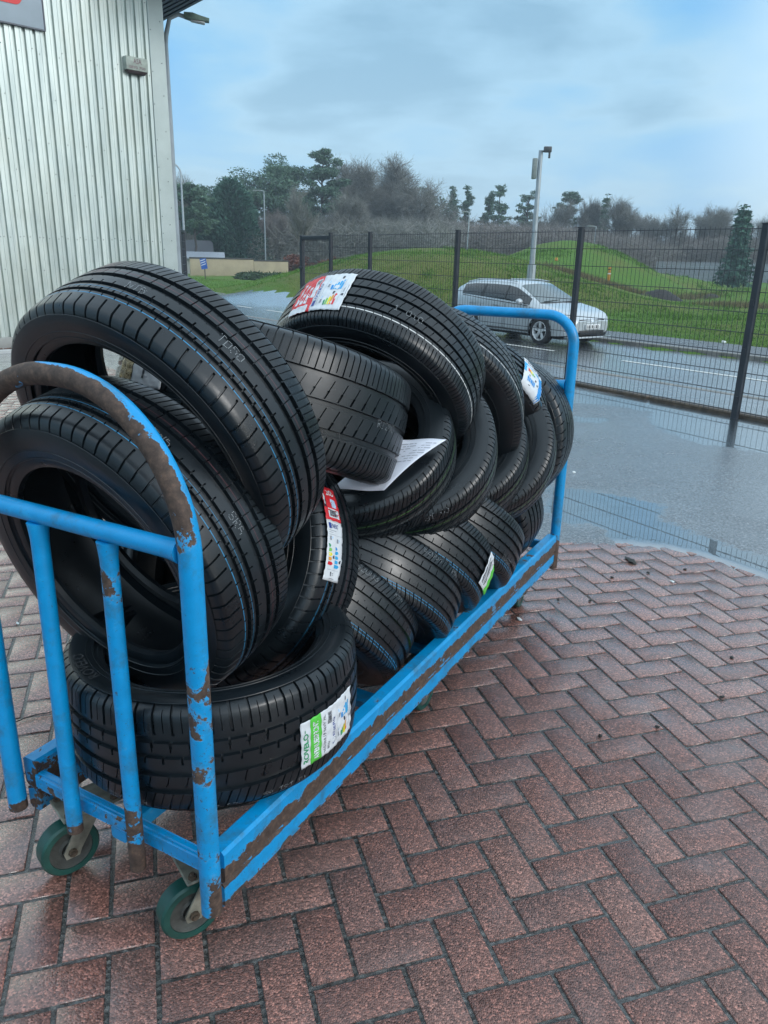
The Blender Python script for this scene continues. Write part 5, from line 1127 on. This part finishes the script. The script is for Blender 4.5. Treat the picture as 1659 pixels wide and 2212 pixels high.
# ---------------------------------------------------------------- vegetation
def leaf_mat(name, c0, c1, c2):
    m, nt, b = mat(name, rough=.65, spec=.25)
    g = N(nt, 'ShaderNodeNewGeometry'); oi = noise(nt, .55, 3, .6)
    k = math_(nt, 'ADD', math_(nt, 'MULTIPLY', g.outputs['Random Per Island'], .55), math_(nt, 'MULTIPLY', oi.outputs[0], .45))
    L(nt, ramp(nt, k, [(.15, c0), (.5, c1), (.85, c2)]).outputs[0], b.inputs['Base Color']); return m
M_PINE = leaf_mat('pine_needles', (.040, .090, .064), (.075, .140, .094), (.125, .205, .130))
M_CYP = leaf_mat('cypress_foliage', (.018, .066, .050), (.038, .108, .076), (.068, .155, .108))
M_BARK = flat('dark_bark', (.060, .052, .046), .85, vary=.4, scale=3); M_PBARK = flat('pale_birch_bark', (.20, .19, .17), .8, vary=.35, scale=4)
M_TWIG = leaf_mat('bare_twigs', (.115, .118, .106), (.185, .184, .166), (.27, .265, .24)); M_TWIGR = leaf_mat('reddish_bare_twigs', (.115, .106, .098), (.185, .165, .152), (.265, .235, .212))
M_RED = leaf_mat('red_brown_leaves', (.075, .024, .016), (.14, .045, .026), (.20, .075, .04)); M_IVY = leaf_mat('ivy_green', (.012, .028, .012), (.028, .058, .022), (.05, .09, .035))
class Seg:
    def __init__(s): s.p0 = []; s.p1 = []; s.r0 = []; s.r1 = []
    def add(s, a, b_, r0, r1): s.p0.append(a); s.p1.append(b_); s.r0.append(r0); s.r1.append(r1)
    def mesh(s, g, thick=.028):
        p0, p1 = np.array(s.p0), np.array(s.p1); r0, r1 = np.array(s.r0), np.array(s.r1); big = r0 > thick; V = []; F = []
        def prism(sel, k):
            if not sel.any(): return np.zeros((0, 3)), np.zeros((0, 4), int)
            a, b_, ra, rb = p0[sel], p1[sel], r0[sel], r1[sel]; t = b_-a; t /= np.linalg.norm(t, axis=1)[:, None]+1e-9
            u = np.cross(t, g.normal(0, 1, t.shape)); u /= np.linalg.norm(u, axis=1)[:, None]+1e-9; v = np.cross(t, u); n = len(a)
            q = 2*PI*np.arange(k)/k; dirs = np.cos(q)[None, :, None]*u[:, None]+np.sin(q)[None, :, None]*v[:, None]
            P_ = np.concatenate([a[:, None]+dirs*ra[:, None, None], b_[:, None]+dirs*rb[:, None, None]], 1).reshape(-1, 3)
            j = np.arange(k); f = np.stack([j, (j+1) % k, k+(j+1) % k, k+j], 1); return P_, (np.arange(n)[:, None, None]*2*k+f[None]).reshape(-1, 4)
        Va, Fa = prism(big, 6)
        sel = ~big; a, b_, ra, rb = p0[sel], p1[sel], r0[sel], r1[sel]; t = b_-a; t /= np.linalg.norm(t, axis=1)[:, None]+1e-9
        u = np.cross(t, g.normal(0, 1, t.shape)); u /= np.linalg.norm(u, axis=1)[:, None]+1e-9; n = len(a)
        Vb = np.stack([a-u*ra[:, None], a+u*ra[:, None], b_+u*rb[:, None], b_-u*rb[:, None]], 1).reshape(-1, 3); Fb = np.arange(n*4).reshape(-1, 4)
        return (Va, Fa), (Vb, Fb)
def bare(g, h, spread, up=.55, levels=5, kids=(3, 4), r0=None, trunk=.28, nstem=1):
    S = Seg(); r0 = r0 or h*.018
    def grow(p, d, ln_, r, lev):
        n = 3 if lev > 1 else 2; q = p
        for i in range(n):
            d2 = d+g.normal(0, .11, 3)+np.array([0, 0, .05*up]); d2 /= np.linalg.norm(d2); q2 = q+d2*ln_/n; S.add(q, q2, r*(1-.3*i/n), r*(1-.3*(i+1)/n)); 
            if lev < levels and (i > 0 or lev > 0):
                for _ in range(g.integers(kids[0], kids[1]+1) if lev > 0 else g.integers(2, 4)):
                    ax = np.cross(d2, g.normal(0, 1, 3)); ax /= np.linalg.norm(ax)+1e-9; an = g.uniform(.45, .95)*spread; dn = d2*math.cos(an)+ax*math.sin(an); dn[2] += up*.25; dn /= np.linalg.norm(dn)
                    grow(q+(q2-q)*g.uniform(.3, 1), dn, ln_*g.uniform(.52, .78), max(r*.55, .006), lev+1)
            q = q2; d = d2
    for s_ in range(nstem):
        d = np.array([g.normal(0, .06+.12*(nstem > 1)), g.normal(0, .06+.12*(nstem > 1)), 1.]); grow(np.array([g.normal(0, .15*(nstem > 1)), g.normal(0, .15*(nstem > 1)), 0.]), d/np.linalg.norm(d), h*.45, r0, 0)
    return S
def leaves(g, centres, rad, n, size, flat_=.6, droop=0.0):
    """n small leaf sprays spread through ellipsoids round the centres."""
    c = centres[g.integers(0, len(centres), n)]; d = g.normal(0, 1, (n, 3)); d /= np.linalg.norm(d, axis=1)[:, None]; rr = g.uniform(.35, 1, n)**.6
    rad = np.broadcast_to(np.asarray(rad, float), (len(centres),)); rs = rad[0] if len(rad) == 1 else None
    p = c + d*(rr*(rad.mean()))[:, None]*np.array([1, 1, flat_]); s = size*g.uniform(.6, 1.4, n)
    u = g.normal(0, 1, (n, 3)); u[:, 2] = u[:, 2]*.5-droop; u /= np.linalg.norm(u, axis=1)[:, None]; v = np.cross(u, g.normal(0, 1, (n, 3))); v /= np.linalg.norm(v, axis=1)[:, None]
    V = np.stack([p-v*s[:, None]*.28, p+u*s[:, None]*.5-v*s[:, None]*.12, p+u*s[:, None], p+v*s[:, None]*.28], 1).reshape(-1, 3)
    return V, np.arange(n*4).reshape(-1, 4)
def place(px, dist, zoff=-.1):
    p = AT(px, 560, dist); return np.array([p[0], p[1], float(ht(p[0], p[1]))+zoff])
def height_for(ytop, dist, x): 
    p = AT(x, ytop, dist); return float(p[2])-ZR
_cache = {}
def put_bare(px, ytop, dist, label, seed, spread=.85, up=.5, m=None, bark=None, nstem=1, kids=(3, 4), levels=5, group='bare trees along the skyline', cat='tree', name='bare_tree', widen=1.0, ivy=0):
    g = np.random.default_rng(seed); h = height_for(ytop, dist, px); S = bare(g, h, spread, up, levels, kids, nstem=nstem); zz = max(p[2] for p in S.p1); k = h/zz
    for a in (S.p0, S.p1):
        for i in range(len(a)): a[i] = a[i]*np.array([k*widen, k*widen, k])
    (Va, Fa), (Vb, Fb) = S.mesh(g)
    e = empty(name, place(px, dist)); tag(e, label, cat, group); mesh_obj('trunk', Va, Fa, bark or M_BARK, e); cr_ = mesh_obj('crown', Vb, Fb, m or M_TWIG, e)
    if ivy:
        c = np.array([[0, 0, z] for z in np.linspace(h*.1, h*.6, 12)]); V, F = leaves(g, c, .7, ivy, .26, .9); mesh_obj('ivy', V, F, M_IVY, e)
    return e
def put_pine(px, ytop, dist, label, seed, wpx, crown0=.35, n=5200, m=None, umb=True, size=.22, group='pine trees', lean=0):
    g = np.random.default_rng(seed); h = height_for(ytop, dist, px); wr = wpx*dist/1747/2; S = Seg()
    q = np.zeros(3); pts = [q]
    for i in range(9): q = q+np.array([g.normal(0, .012*h)+lean*h*.02, g.normal(0, .012*h), h/9.6]); pts.append(q)
    for i in range(9): S.add(pts[i], pts[i+1], h*.020*(1-i/11), h*.020*(1-(i+1)/11))
    C = []
    for k in range(44):
        f = g.uniform(crown0, .97); i = min(8, int(f*9)); b_ = pts[i]+(pts[i+1]-pts[i])*(f*9-i); an = g.uniform(0, 2*PI)
        t = (f-crown0)/(1-crown0); rad = wr*(math.sin(PI*min(.97, .16+.78*t))**.7 if umb else (1-t)**.8)*g.uniform(.55, 1.05); tip = b_+np.array([math.cos(an)*rad, math.sin(an)*rad, h*g.uniform(.02, .09)*(1 if umb else -.2)])
        mid = (b_+tip)/2+np.array([0, 0, h*.015]); S.add(b_, mid, h*.006, h*.0045); S.add(mid, tip, h*.0045, h*.002)
        C += [tip, b_*.3+tip*.7+g.normal(0, .03*h, 3)*np.array([1, 1, .4])]
        if g.random() < .6: C.append(mid)
    for k in range(4): C.append(pts[-1]+g.normal(0, wr*.16, 3))
    C = np.array(C); V, F = leaves(g, C, max(.34, wr*.25), int(n*2.0), size, .5); (Va, Fa), (Vb, Fb) = S.mesh(g, .012)
    e = empty('pine_tree', place(px, dist)); tag(e, label, 'tree', group); mesh_obj('trunk', Va, Fa, M_BARK, e); mesh_obj('crown', V, F, m or M_PINE, e); return e
def put_cone(px, ytop, dist, label, seed, wpx, n=9000, m=None, size=.34, power=.75, gaps=0, group='conifers', name='conifer_tree'):
    g = np.random.default_rng(seed); h = height_for(ytop, dist, px); wr = wpx*dist/1747/2
    if gaps:                                                   # open spruce: whorls of drooping branches
        C = []
        for k in range(gaps):
            f = .14+.84*k/gaps; rad = wr*(1-f)**.85*g.uniform(.75, 1.1)
            for an in np.linspace(0, 2*PI, 7)[:-1]+g.uniform(0, 1):
                for t in (.35, .65, .95): C.append([math.cos(an)*rad*t, math.sin(an)*rad*t, f*h-.10*h*t*(1-f)])
        C.append([0, 0, h*.985]); V, F = leaves(g, np.array(C), .30*wr*.5+.1, n, size, .5, .3)
    else:
        f = 1-g.uniform(0, 1, n)**.62; prof = np.clip((1-f), 0, 1)**power*np.clip(f*9+.55, 0, 1); an = g.uniform(0, 2*PI, n)
        lob = 1+.16*np.sin(an*5+f*9)+.10*np.sin(an*11-f*23)+g.normal(0, .05, n); rr = prof*wr*lob*g.uniform(.72, 1.0, n)**.5
        p = np.stack([np.cos(an)*rr, np.sin(an)*rr, f*h+g.normal(0, .12, n)], 1); s = size*g.uniform(.6, 1.5, n)
        u = np.stack([np.cos(an), np.sin(an), g.uniform(-.2, 1.0, n)], 1)+g.normal(0, .35, (n, 3)); u /= np.linalg.norm(u, axis=1)[:, None]; v = np.cross(u, g.normal(0, 1, (n, 3))); v /= np.linalg.norm(v, axis=1)[:, None]
        V = np.stack([p-v*s[:, None]*.30, p+u*s[:, None]*.5-v*s[:, None]*.14, p+u*s[:, None], p+v*s[:, None]*.30], 1).reshape(-1, 3); F = np.arange(n*4).reshape(-1, 4)
    e = empty(name, place(px, dist)); tag(e, label, 'tree', group); mb = MB(); mb.tube([(0, 0, -.2), (0, 0, h*.5), (0, 0, h*.96)], [h*.022, h*.013, h*.003], 8); mb.build('trunk', [M_BARK], e); mesh_obj('crown', V, F, m or M_CYP, e); return e
# left group, beyond the beige wall
put_bare(398, 352, 74, 'thin pale bare tree just right of the metal building corner', 11, .55, .9, m=M_TWIG, nstem=2, kids=(2, 3))
put_pine(420, 392, 66, 'small dark pine with flat layered crown beside the building corner', 12, 92, .45, 4200)
put_pine(545, 352, 80, 'broad spreading pine behind the dark dense conifer', 13, 215, .50, 12500, lean=1)
put_pine(470, 395, 84, 'pine filling the gap between the building corner and dense conifer', 131, 130, .3, 5200)
put_cone(503, 385, 70, 'dense dark-green pointed conifer behind the beige wall', 14, 150, 30000, power=.55, size=.30)
put_bare(662, 385, 63, 'pale birch with forked white trunk in front of the tall pine', 15, .55, .9, m=M_TWIG, bark=M_PBARK, nstem=2, kids=(2, 3))
put_pine(692, 318, 78, 'tallest pine, a narrow dark crown left of the big bare trees', 16, 105, .33, 8200)
put_pine(655, 420, 90, 'lower pine tucked below the tallest pine crown', 161, 90, .2, 3800)
put_bare(770, 322, 82, 'big bare tree immediately right of the tallest pine', 17, .95, .45, ivy=900, widen=1.1)
put_bare(835, 322, 85, 'big bare tree in the middle of the skyline group', 18, .95, .45, ivy=1200, widen=1.1)
put_bare(893, 345, 84, 'broad bare tree with rounded top at the right end of the tall group', 19, 1.0, .40, widen=1.1)
put_bare(735, 400, 72, 'grey-brown bare tree standing low in front of the big ones', 20, .95, .4, m=M_TWIG)
put_bare(600, 440, 70, 'bush-like bare tree between dense conifer and birch', 21, .9, .4, m=M_TWIGR, nstem=3)
put_cone(905, 405, 90, 'rounded evergreen below the bare tree at the end of the tall group', 22, 95, 5200, m=M_PINE, power=.35, name='evergreen_tree')
put_cone(845, 430, 92, 'dark evergreen showing through the bare branches mid-skyline', 221, 90, 4200, m=M_PINE, power=.35, name='evergreen_tree')
put_pine(968, 394, 92, 'slim pine, left of the close pair right of the tall group', 23, 46, .05, 2600, umb=False); put_pine(997, 396, 94, 'slim pine, right of the close pair right of the tall group', 24, 46, .05, 2600, umb=False)
put_pine(1042, 404, 92, 'pine behind the street lamp, left of a touching pair', 25, 56, .05, 3200, umb=False); put_pine(1066, 394, 90, 'pine behind the street lamp, taller right one of a touching pair', 26, 62, .05, 3600, umb=False)
put_pine(1130, 410, 94, 'round-topped pine just left of the tall camera pole', 27, 54, .1, 3000); put_pine(1215, 410, 94, 'ragged pine to the right of the tall camera pole', 28, 62, .05, 3400)
put_bare(1178, 420, 90, 'low bare tree showing directly behind the top of the camera pole', 29, .85, .6); put_bare(1250, 414, 92, 'wispy bare tree right of the ragged pine', 30, .6, .9, m=M_TWIG, nstem=2)
put_cone(940, 425, 96, 'broad dark evergreen filling in below the slim pair of pines', 222, 110, 5200, m=M_PINE, power=.4, name='evergreen_tree')
put_cone(1297, 414, 92, 'slender dark spruce left of the fan-shaped bare trees', 31, 34, 1700, m=M_PINE, power=.8, gaps=14)
put_bare(1345, 416, 90, 'fan-shaped bare tree right of the slender spruce', 32, .8, .7, widen=1.05); put_bare(1312, 424, 94, 'bare tree half hidden behind the slender spruce', 33, .75, .7); put_bare(1382, 446, 92, 'smaller bare tree sloping down at the end of the left skyline', 34, .85, .6)
put_bare(1448, 436, 88, 'open bare tree, first after the bright gap in the skyline', 35, .8, .6, kids=(2, 3)); put_bare(1505, 428, 90, 'rounded bare tree, second after the bright gap', 36, .9, .55); put_bare(1548, 444, 92, 'bare tree directly left of the lone spruce at the right', 37, .85, .55)
put_cone(1592, 440, 62, 'lone dark spruce with drooping tiers at the right of the fence', 38, 78, 4200, m=M_CYP, gaps=13, size=.30); put_bare(1632, 446, 90, 'bare tree behind the lone spruce, at the right edge', 39, .85, .6); put_bare(1690, 455, 88, 'bare tree cut by the right edge of the view', 40, .9, .6)
put_bare(300, 420, 90, 'bare tree hidden mostly by the metal building', 41, .9, .5)
# brown undergrowth: a wood that reads as one mass
def thicket(name, x0, x1, ytop, d0, d1, n, m, seed, tw=760):
    g = np.random.default_rng(seed); V = []; F = []; off = 0
    for i in range(n):
        x = g.uniform(x0, x1); d = g.uniform(d0, d1); yt = np.interp(x, [t[0] for t in ytop], [t[1] for t in ytop])+g.uniform(0, 34); h = max(.6, height_for(yt-10, d, x)*1.03); p = place(x, d); k = tw
        s0 = np.stack([g.normal(0, h*.20, k), g.normal(0, h*.20, k), g.uniform(0, h*.72, k)], 1); dr = np.stack([g.normal(0, .75, k), g.normal(0, .75, k), g.uniform(-.1, 1.1, k)], 1); dr /= np.linalg.norm(dr, axis=1)[:, None]
        L_ = g.uniform(.08, .24, k)[:, None]*h; s1 = s0+dr*L_; u = np.cross(dr, g.normal(0, 1, (k, 3))); u /= np.linalg.norm(u, axis=1)[:, None]; wd = g.uniform(.008, .020, k)[:, None]
        V.append((np.stack([s0-u*wd, s0+u*wd, s1+u*wd*.3, s1-u*wd*.3], 1)+p).reshape(-1, 3)); F.append(np.arange(k*4).reshape(-1, 4)+off); off += k*4
    return tag(mesh_obj(name, np.concatenate(V), np.concatenate(F), m), kind='stuff')
thicket('woodland_undergrowth', 560, 960, [(560, 470), (700, 440), (960, 440)], 68, 92, 120, M_TWIG, 50)
thicket('woodland_undergrowth', 900, 1440, [(900, 445), (1040, 455), (1180, 462), (1400, 485), (1440, 500)], 78, 96, 190, M_TWIGR, 51)
thicket('woodland_undergrowth', 1400, 1720, [(1400, 500), (1500, 488), (1720, 492)], 84, 98, 110, M_TWIGR, 52)
thicket('woodland_undergrowth', 380, 460, [(380, 470), (460, 460)], 74, 88, 26, M_TWIG, 53)
thicket('woodland_undergrowth', 560, 1720, [(560, 520), (1720, 520)], 97, 108, 260, M_TWIG, 54, 420)
# red-leaved bush by the end of the wall and a rusty one behind the fence
for px, yt, d, wpx, lb, sd_ in ((638, 548, 62, 44, 'red-brown leafy bush at the right end of the beige wall', 60), (735, 552, 60, 130, 'low rust-coloured bush behind the gate and fence', 61)):
    g = np.random.default_rng(sd_); h = height_for(yt, d, px); C = g.normal(0, 1, (40, 3))*np.array([wpx*d/1747*.28, .5, h*.22])+np.array([0, 0, h*.5]); V, F = leaves(g, C, .35, 2600, .20, .8)
    e = empty('bush', place(px, d)); tag(e, lb, 'bush'); mesh_obj('foliage', V, F, M_RED, e); mb = MB()
    for c in C[::4]: mb.tube([(c[0]*.3, c[1]*.3, 0), c], .02, 5)
    mb.build('stems', [M_BARK], e)
# ---------------------------------------------------------------- beige wall, house, notice board, palisade, posts, soil
M_BEIGE = flat('stained_beige_render', (.36, .30, .20), .8, vary=.18, scale=1.2); M_COPE = flat('dark_mossy_coping', (.05, .05, .045), .8, vary=.3)
w0, w1, w2 = AT(411, 590, 58.0), AT(548, 590, 59.0), AT(622, 590, 60.0)
bw_ = empty('boundary_wall', (w0[0], w0[1], ZR)); tag(bw_, 'long beige rendered boundary wall with dark coping in front of the conifer', 'wall')
def wallseg(a, b_, z1, name, m, th=.2, z0=-.3, over=0):
    d = (b_-a)[:2]; l_ = np.hypot(*d); d /= l_; p = np.array([-d[1], d[0]]); fr = lambda x, y, z: np.array([*(a[:2]+d*x+p*y), z])-np.array([w0[0], w0[1], 0])
    mb = MB(); mb.box((0, -th/2-over, z0), (l_, th/2+over, z1), bev=.02, fr=fr); return mb.build(name, [m], bw_)
z_a = float(AT(480, 560, 58.5)[2])-ZR; z_b = float(AT(585, 565, 59.5)[2])-ZR
wallseg(w0, w1, z_a, 'rendered_panel', M_BEIGE); wallseg(w1+(w2-w1)*.002, w2, z_b, 'rendered_panel', M_BEIGE); wallseg(w0, w1, z_a+.11, 'coping', M_COPE, .22, z_a+.003, .02); wallseg(w1+(w2-w1)*.004, w2, z_b+.09, 'coping', M_COPE, .22, z_b+.003, .02)
hs = AT(440, 560, 68); M_SLATE = flat('slate_roof', (.055, .062, .075), .6, vary=.2, scale=3); M_HWALL = flat('house_render', (.30, .30, .29), .8)
ho = empty('house', (hs[0], hs[1], ZR)); tag(ho, 'house behind the beige wall, only its dark slate roofs showing', 'house')
def roofbox(pxl_, pxr, ye, yr, d, depth, name, m):
    a, b_ = AT(pxl_, ye, d), AT(pxr, ye, d); c = AT(pxr, yr, d+depth*.5); za, zr_ = a[2]-ZR, c[2]-ZR; dx = (b_-a)[:2]; l_ = np.hypot(*dx); dx /= l_; p = np.array([-dx[1], dx[0]]); f = lambda x, y, z: np.array([*(a[:2]+dx*x+p*y), z])-np.array([hs[0], hs[1], 0])
    mb = MB(); mb.add([f(0, 0, za), f(l_, 0, za), f(l_, depth/2, zr_), f(0, depth/2, zr_), f(l_, depth, za), f(0, depth, za), f(0, 0, za-.08), f(l_, 0, za-.08)], [(0, 1, 2, 3), (3, 2, 4, 5), (6, 7, 1, 0), (0, 3, 5), (1, 4, 2)]); mb.build(name, [m], ho, sharp=None)
    mb = MB(); mb.box((.2, .3, -.3), (l_-.2, depth-.3, za-.02), fr=f); mb.build('house_wall', [M_HWALL], ho)
roofbox(380, 462, 547, 520, 66, 4.0, 'roof', M_SLATE); roofbox(392, 486, 556, 545, 63, 2.2, 'porch_roof', flat('pale_grey_roof', (.26, .29, .33), .35))
nb_ = AT(443, 592, 50); no_ = empty('notice_board', (nb_[0], nb_[1], ZR)); tag(no_, 'small tilted blue and white board on a post in front of the beige wall', 'sign')
rd = RT[:2]/np.hypot(*RT[:2]); f5 = lambda a, y, z: np.array([rd[0]*a-rd[1]*y, rd[1]*a+rd[0]*y, z]); zt = float(AT(441, 558, 50)[2])-ZR; zb2 = float(AT(441, 581, 50)[2])-ZR
tl5 = lambda a, y, z: f5(a*math.cos(.15)-(z-zb2)*math.sin(.15), y, zb2+a*math.sin(-.15)*-1+(z-zb2)*math.cos(.15))
mb = MB(); mb.tube([(0, 0, -.2), (0, 0, zb2+.1)], .03, 6); mb.build('post', [M_BARK], no_)
mb = MB(); mb.box((-.19, -.06, zb2), (.19, -.03, zt), fr=tl5); bp_ = mb.build('board', [flat('blue_board', (.02, .10, .42), .4)], no_)
mb = MB()
for k in range(3): z = zt-.08-.13*k; mb.add([tl5(-.17, -.0625, z-.07), tl5(.13, -.0625, z-.01), tl5(.13, -.0625, z+.035), tl5(-.17, -.0625, z-.025)], [(0, 1, 2, 3)])
mb.build('white_stripes', [MP['white']], bp_, sharp=None)
# palisade fence, right
M_PAL = flat('galvanised_palisade', (.30, .34, .38), .5, .3, vary=.1); pa0, pa1 = AT(1415, 600, 78), AT(1760, 600, 82); pf = empty('palisade_fence', (pa0[0], pa0[1], ZR)); tag(pf, 'pale grey steel palisade fence far behind the mounds at the right', 'fence')
mb = MB(); n = 120; d = (pa1-pa0)[:2]; l_ = np.hypot(*d); d /= l_; p = np.array([-d[1], d[0]]); f6 = lambda x, y, z: np.array([*(d*x+p*y), z])
for i in range(n):
    x = l_*i/n; mb.add([f6(x-.035, 0, .05), f6(x+.035, 0, .05), f6(x+.035, 0, 1.62), f6(x, 0, 1.75), f6(x-.035, 0, 1.62), f6(x, -.03, .05), f6(x, -.03, 1.66)], [(0, 5, 6, 4), (5, 1, 2, 6), (4, 6, 3), (6, 2, 3)])
mb.build('pales', [M_PAL], pf)['kind'] = 'stuff'
mb = MB()
for z in (.4, 1.3): mb.box((0, .01, z), (l_, .05, z+.06), fr=f6)
mb.build('rail', [M_PAL], pf)
# orange marker posts, soil heaps
M_ORG = flat('orange_marker_post', (.50, .22, .02), .5, vary=.2)
for (x, yt, yb, d, lb) in ((1201, 556, 603, 40, 'orange-yellow marker post on the grass, left of two, paper tied to it'), (1317, 576, 612, 38, 'orange-yellow marker post on the grass right of the wire-fence post')):
    t, b_ = AT(x, yt, d), AT(x-3, yb, d); e = empty('marker_post', (b_[0], b_[1], float(b_[2]))); tag(e, lb, 'marker post', 'orange marker posts'); h = t[2]-b_[2]
    mb = MB(); mb.tube([(0, 0, -1.2), (0, 0, h*.94), (0, 0, h)], [.075, .075, .04], 8); mb.build('shaft', [M_ORG], e); mb = MB(); mb.tube([(0, 0, h*.80), (0, 0, h*.86)], .079, 8); mb.build('black_band', [M_BLK], e)
    mb = MB(); mb.box((.06, -.10, h*.50), (.20, -.07, h*.72)) if x < 1300 else mb.tube([(0, 0, h*.55), (0, 0, h*.62)], .078, 8); mb.build('white_tag', [M_PLATE], e)
M_SOIL = flat('black_soil', (.022, .020, .020), .8, vary=.4, scale=3, bmp=.6)
def heap(px, yb, d, rx, ry, h, label, seed):
    p = AT(px, yb, d); g = np.random.default_rng(seed); k = 40; xs_ = np.linspace(-1, 1, k); Xg, Yg = np.meshgrid(xs_, xs_); rr = np.hypot(Xg, Yg); z0 = ht(p[0]+Xg*rx, p[1]+Yg*ry); z = z0+h*np.clip(1-rr**1.6, -.1, 1)*(1+g.normal(0, .05, rr.shape))-.03; ix = np.arange(k*k).reshape(k, k)
    o = mesh_obj('soil_heap', np.stack([Xg*rx, Yg*ry, z-float(p[2])], -1).reshape(-1, 3), np.stack([ix[:-1, :-1], ix[:-1, 1:], ix[1:, 1:], ix[1:, :-1]], -1).reshape(-1, 4), M_SOIL, smooth=True); o.location = p.tolist(); tag(o, label, 'soil heap'); return o
heap(1432, 628, 37, .98, .7, .42, 'wide black soil heap at the foot of the taller mound', 70); heap(1538, 612, 40, .50, .5, .18, 'small black soil heap to the right of the wide one', 71)
# rough grass: blades on the verges nearest the road
g = np.random.default_rng(90); n = 90000
p3_ = g.uniform(15.2, 27, n)**1; e3_ = g.uniform(4, 26, n); n2_ = 26000; p3_[:n2_] = g.uniform(13.7, 21, n2_); e3_[:n2_] = g.uniform(24, 52, n2_)
bx = p3_*N3[0]+e3_*E3[0]; by = p3_*N3[1]+e3_*E3[1]; bz = ht(bx, by)-.02; hgt = g.uniform(.03, .085, n)*(1+1.2*(g.random(n) < .03)); an = g.uniform(0, 2*PI, n); ux, uy = np.cos(an), np.sin(an); wd = g.uniform(.008, .016, n); lx, ly = g.normal(0, .03, n), g.normal(0, .03, n)
V = np.stack([np.stack([bx-ux*wd, by-uy*wd, bz], 1), np.stack([bx+ux*wd, by+uy*wd, bz], 1), np.stack([bx+lx, by+ly, bz+hgt], 1)], 1).reshape(-1, 3)
M_BLADE = leaf_mat('grass_blades', (.050, .115, .014), (.085, .20, .022), (.16, .26, .05))
tag(mesh_obj('grass_blades', V, np.arange(n*3).reshape(-1, 3), M_BLADE), kind='stuff')
# tufts and dead stalks on the mounds
n = 42000; cxs = g.uniform(-6, 24, 5200); cys = g.uniform(21, 52, 5200); dn_ = np.sin(cxs*.9+cys*.5)+np.sin(cxs*.37-cys*1.1)+g.normal(0, .5, 5200); q3_ = cxs*N3[0]+cys*N3[1]; qe_ = cxs*E3[0]+cys*E3[1]; keep = (dn_ > .55) & (q3_ > np.where(qe_ > 21, 14.2, 16.0)); cxs, cys = cxs[keep], cys[keep]; k_i = g.integers(0, len(cxs), n)
bx = cxs[k_i]+g.normal(0, .16, n); by = cys[k_i]+g.normal(0, .16, n); bz = ht(bx, by)-.02; hgt = g.uniform(.05, .16, n); an = g.uniform(0, 2*PI, n); ux, uy = np.cos(an), np.sin(an); wd = g.uniform(.012, .022, n); lx, ly = g.normal(0, .05, n), g.normal(0, .05, n)
V = np.stack([np.stack([bx-ux*wd, by-uy*wd, bz], 1), np.stack([bx+ux*wd, by+uy*wd, bz], 1), np.stack([bx+lx, by+ly, bz+hgt], 1)], 1).reshape(-1, 3)
tag(mesh_obj('grass_tufts', V, np.arange(n*3).reshape(-1, 3), M_BLADE), kind='stuff')
n = 8000; pts_ = np.array([AT(x, y, d)[:2] for x, y, d in ((1225, 626, 36), (1265, 630, 36), (1300, 632, 37), (1345, 630, 37), (1385, 628, 38), (1500, 622, 40), (1570, 640, 34), (1620, 640, 34))]); k_i = g.integers(0, len(pts_), n)
bx = pts_[k_i, 0]+g.normal(0, .65, n); by = pts_[k_i, 1]+g.normal(0, .5, n); bz = ht(bx, by)-.02; hgt = g.uniform(.10, .30, n); an = g.uniform(0, 2*PI, n); ux, uy = np.cos(an), np.sin(an); wd = g.uniform(.008, .016, n); lx, ly = g.normal(0, .07, n), g.normal(0, .07, n)
V = np.stack([np.stack([bx-ux*wd, by-uy*wd, bz], 1), np.stack([bx+ux*wd, by+uy*wd, bz], 1), np.stack([bx+lx, by+ly, bz+hgt], 1)], 1).reshape(-1, 3)
tag(mesh_obj('dead_grass', V, np.arange(n*3).reshape(-1, 3), leaf_mat('dead_stalks', (.075, .060, .030), (.15, .125, .060), (.24, .20, .10))), kind='stuff')
# rushes by the beige wall
C = np.array([place(x, 50+(x % 7), 0)+[0, 0, .12] for x in range(520, 612, 3)]); V, F = leaves(g, C, .5, 2400, .22, .5); tag(mesh_obj('rush_clumps', V, F, M_IVY), kind='stuff')
for (x, y, lb) in ((612, 643, 'white litter scrap on the grass verge left of the gate'), (1563, 739, 'crumpled white litter on the grass edge beside the far footpath')):
    chip('litter_scrap', (x, y), (.05, .035, .03), lb, M_WHT, z=ZR+.04, seed=int(x))

# damp winter air between the yard and the wood
hz_m = bpy.data.materials.new('damp_air'); hz_m.use_nodes = True; hn = hz_m.node_tree; hn.nodes.clear()
ho_ = N(hn, 'ShaderNodeOutputMaterial'); hv_ = N(hn, 'ShaderNodeVolumePrincipled'); hv_.inputs['Density'].default_value = .0016; hv_.inputs['Color'].default_value = (.78, .88, .96, 1); hv_.inputs['Anisotropy'].default_value = .2; L(hn, hv_.outputs[0], ho_.inputs['Volume'])
mb = MB(); mb.box((-480, -260, -1.5), (480, 780, 16.0)); hzo = mb.build('haze', [hz_m], sharp=None); tag(hzo, kind='stuff')
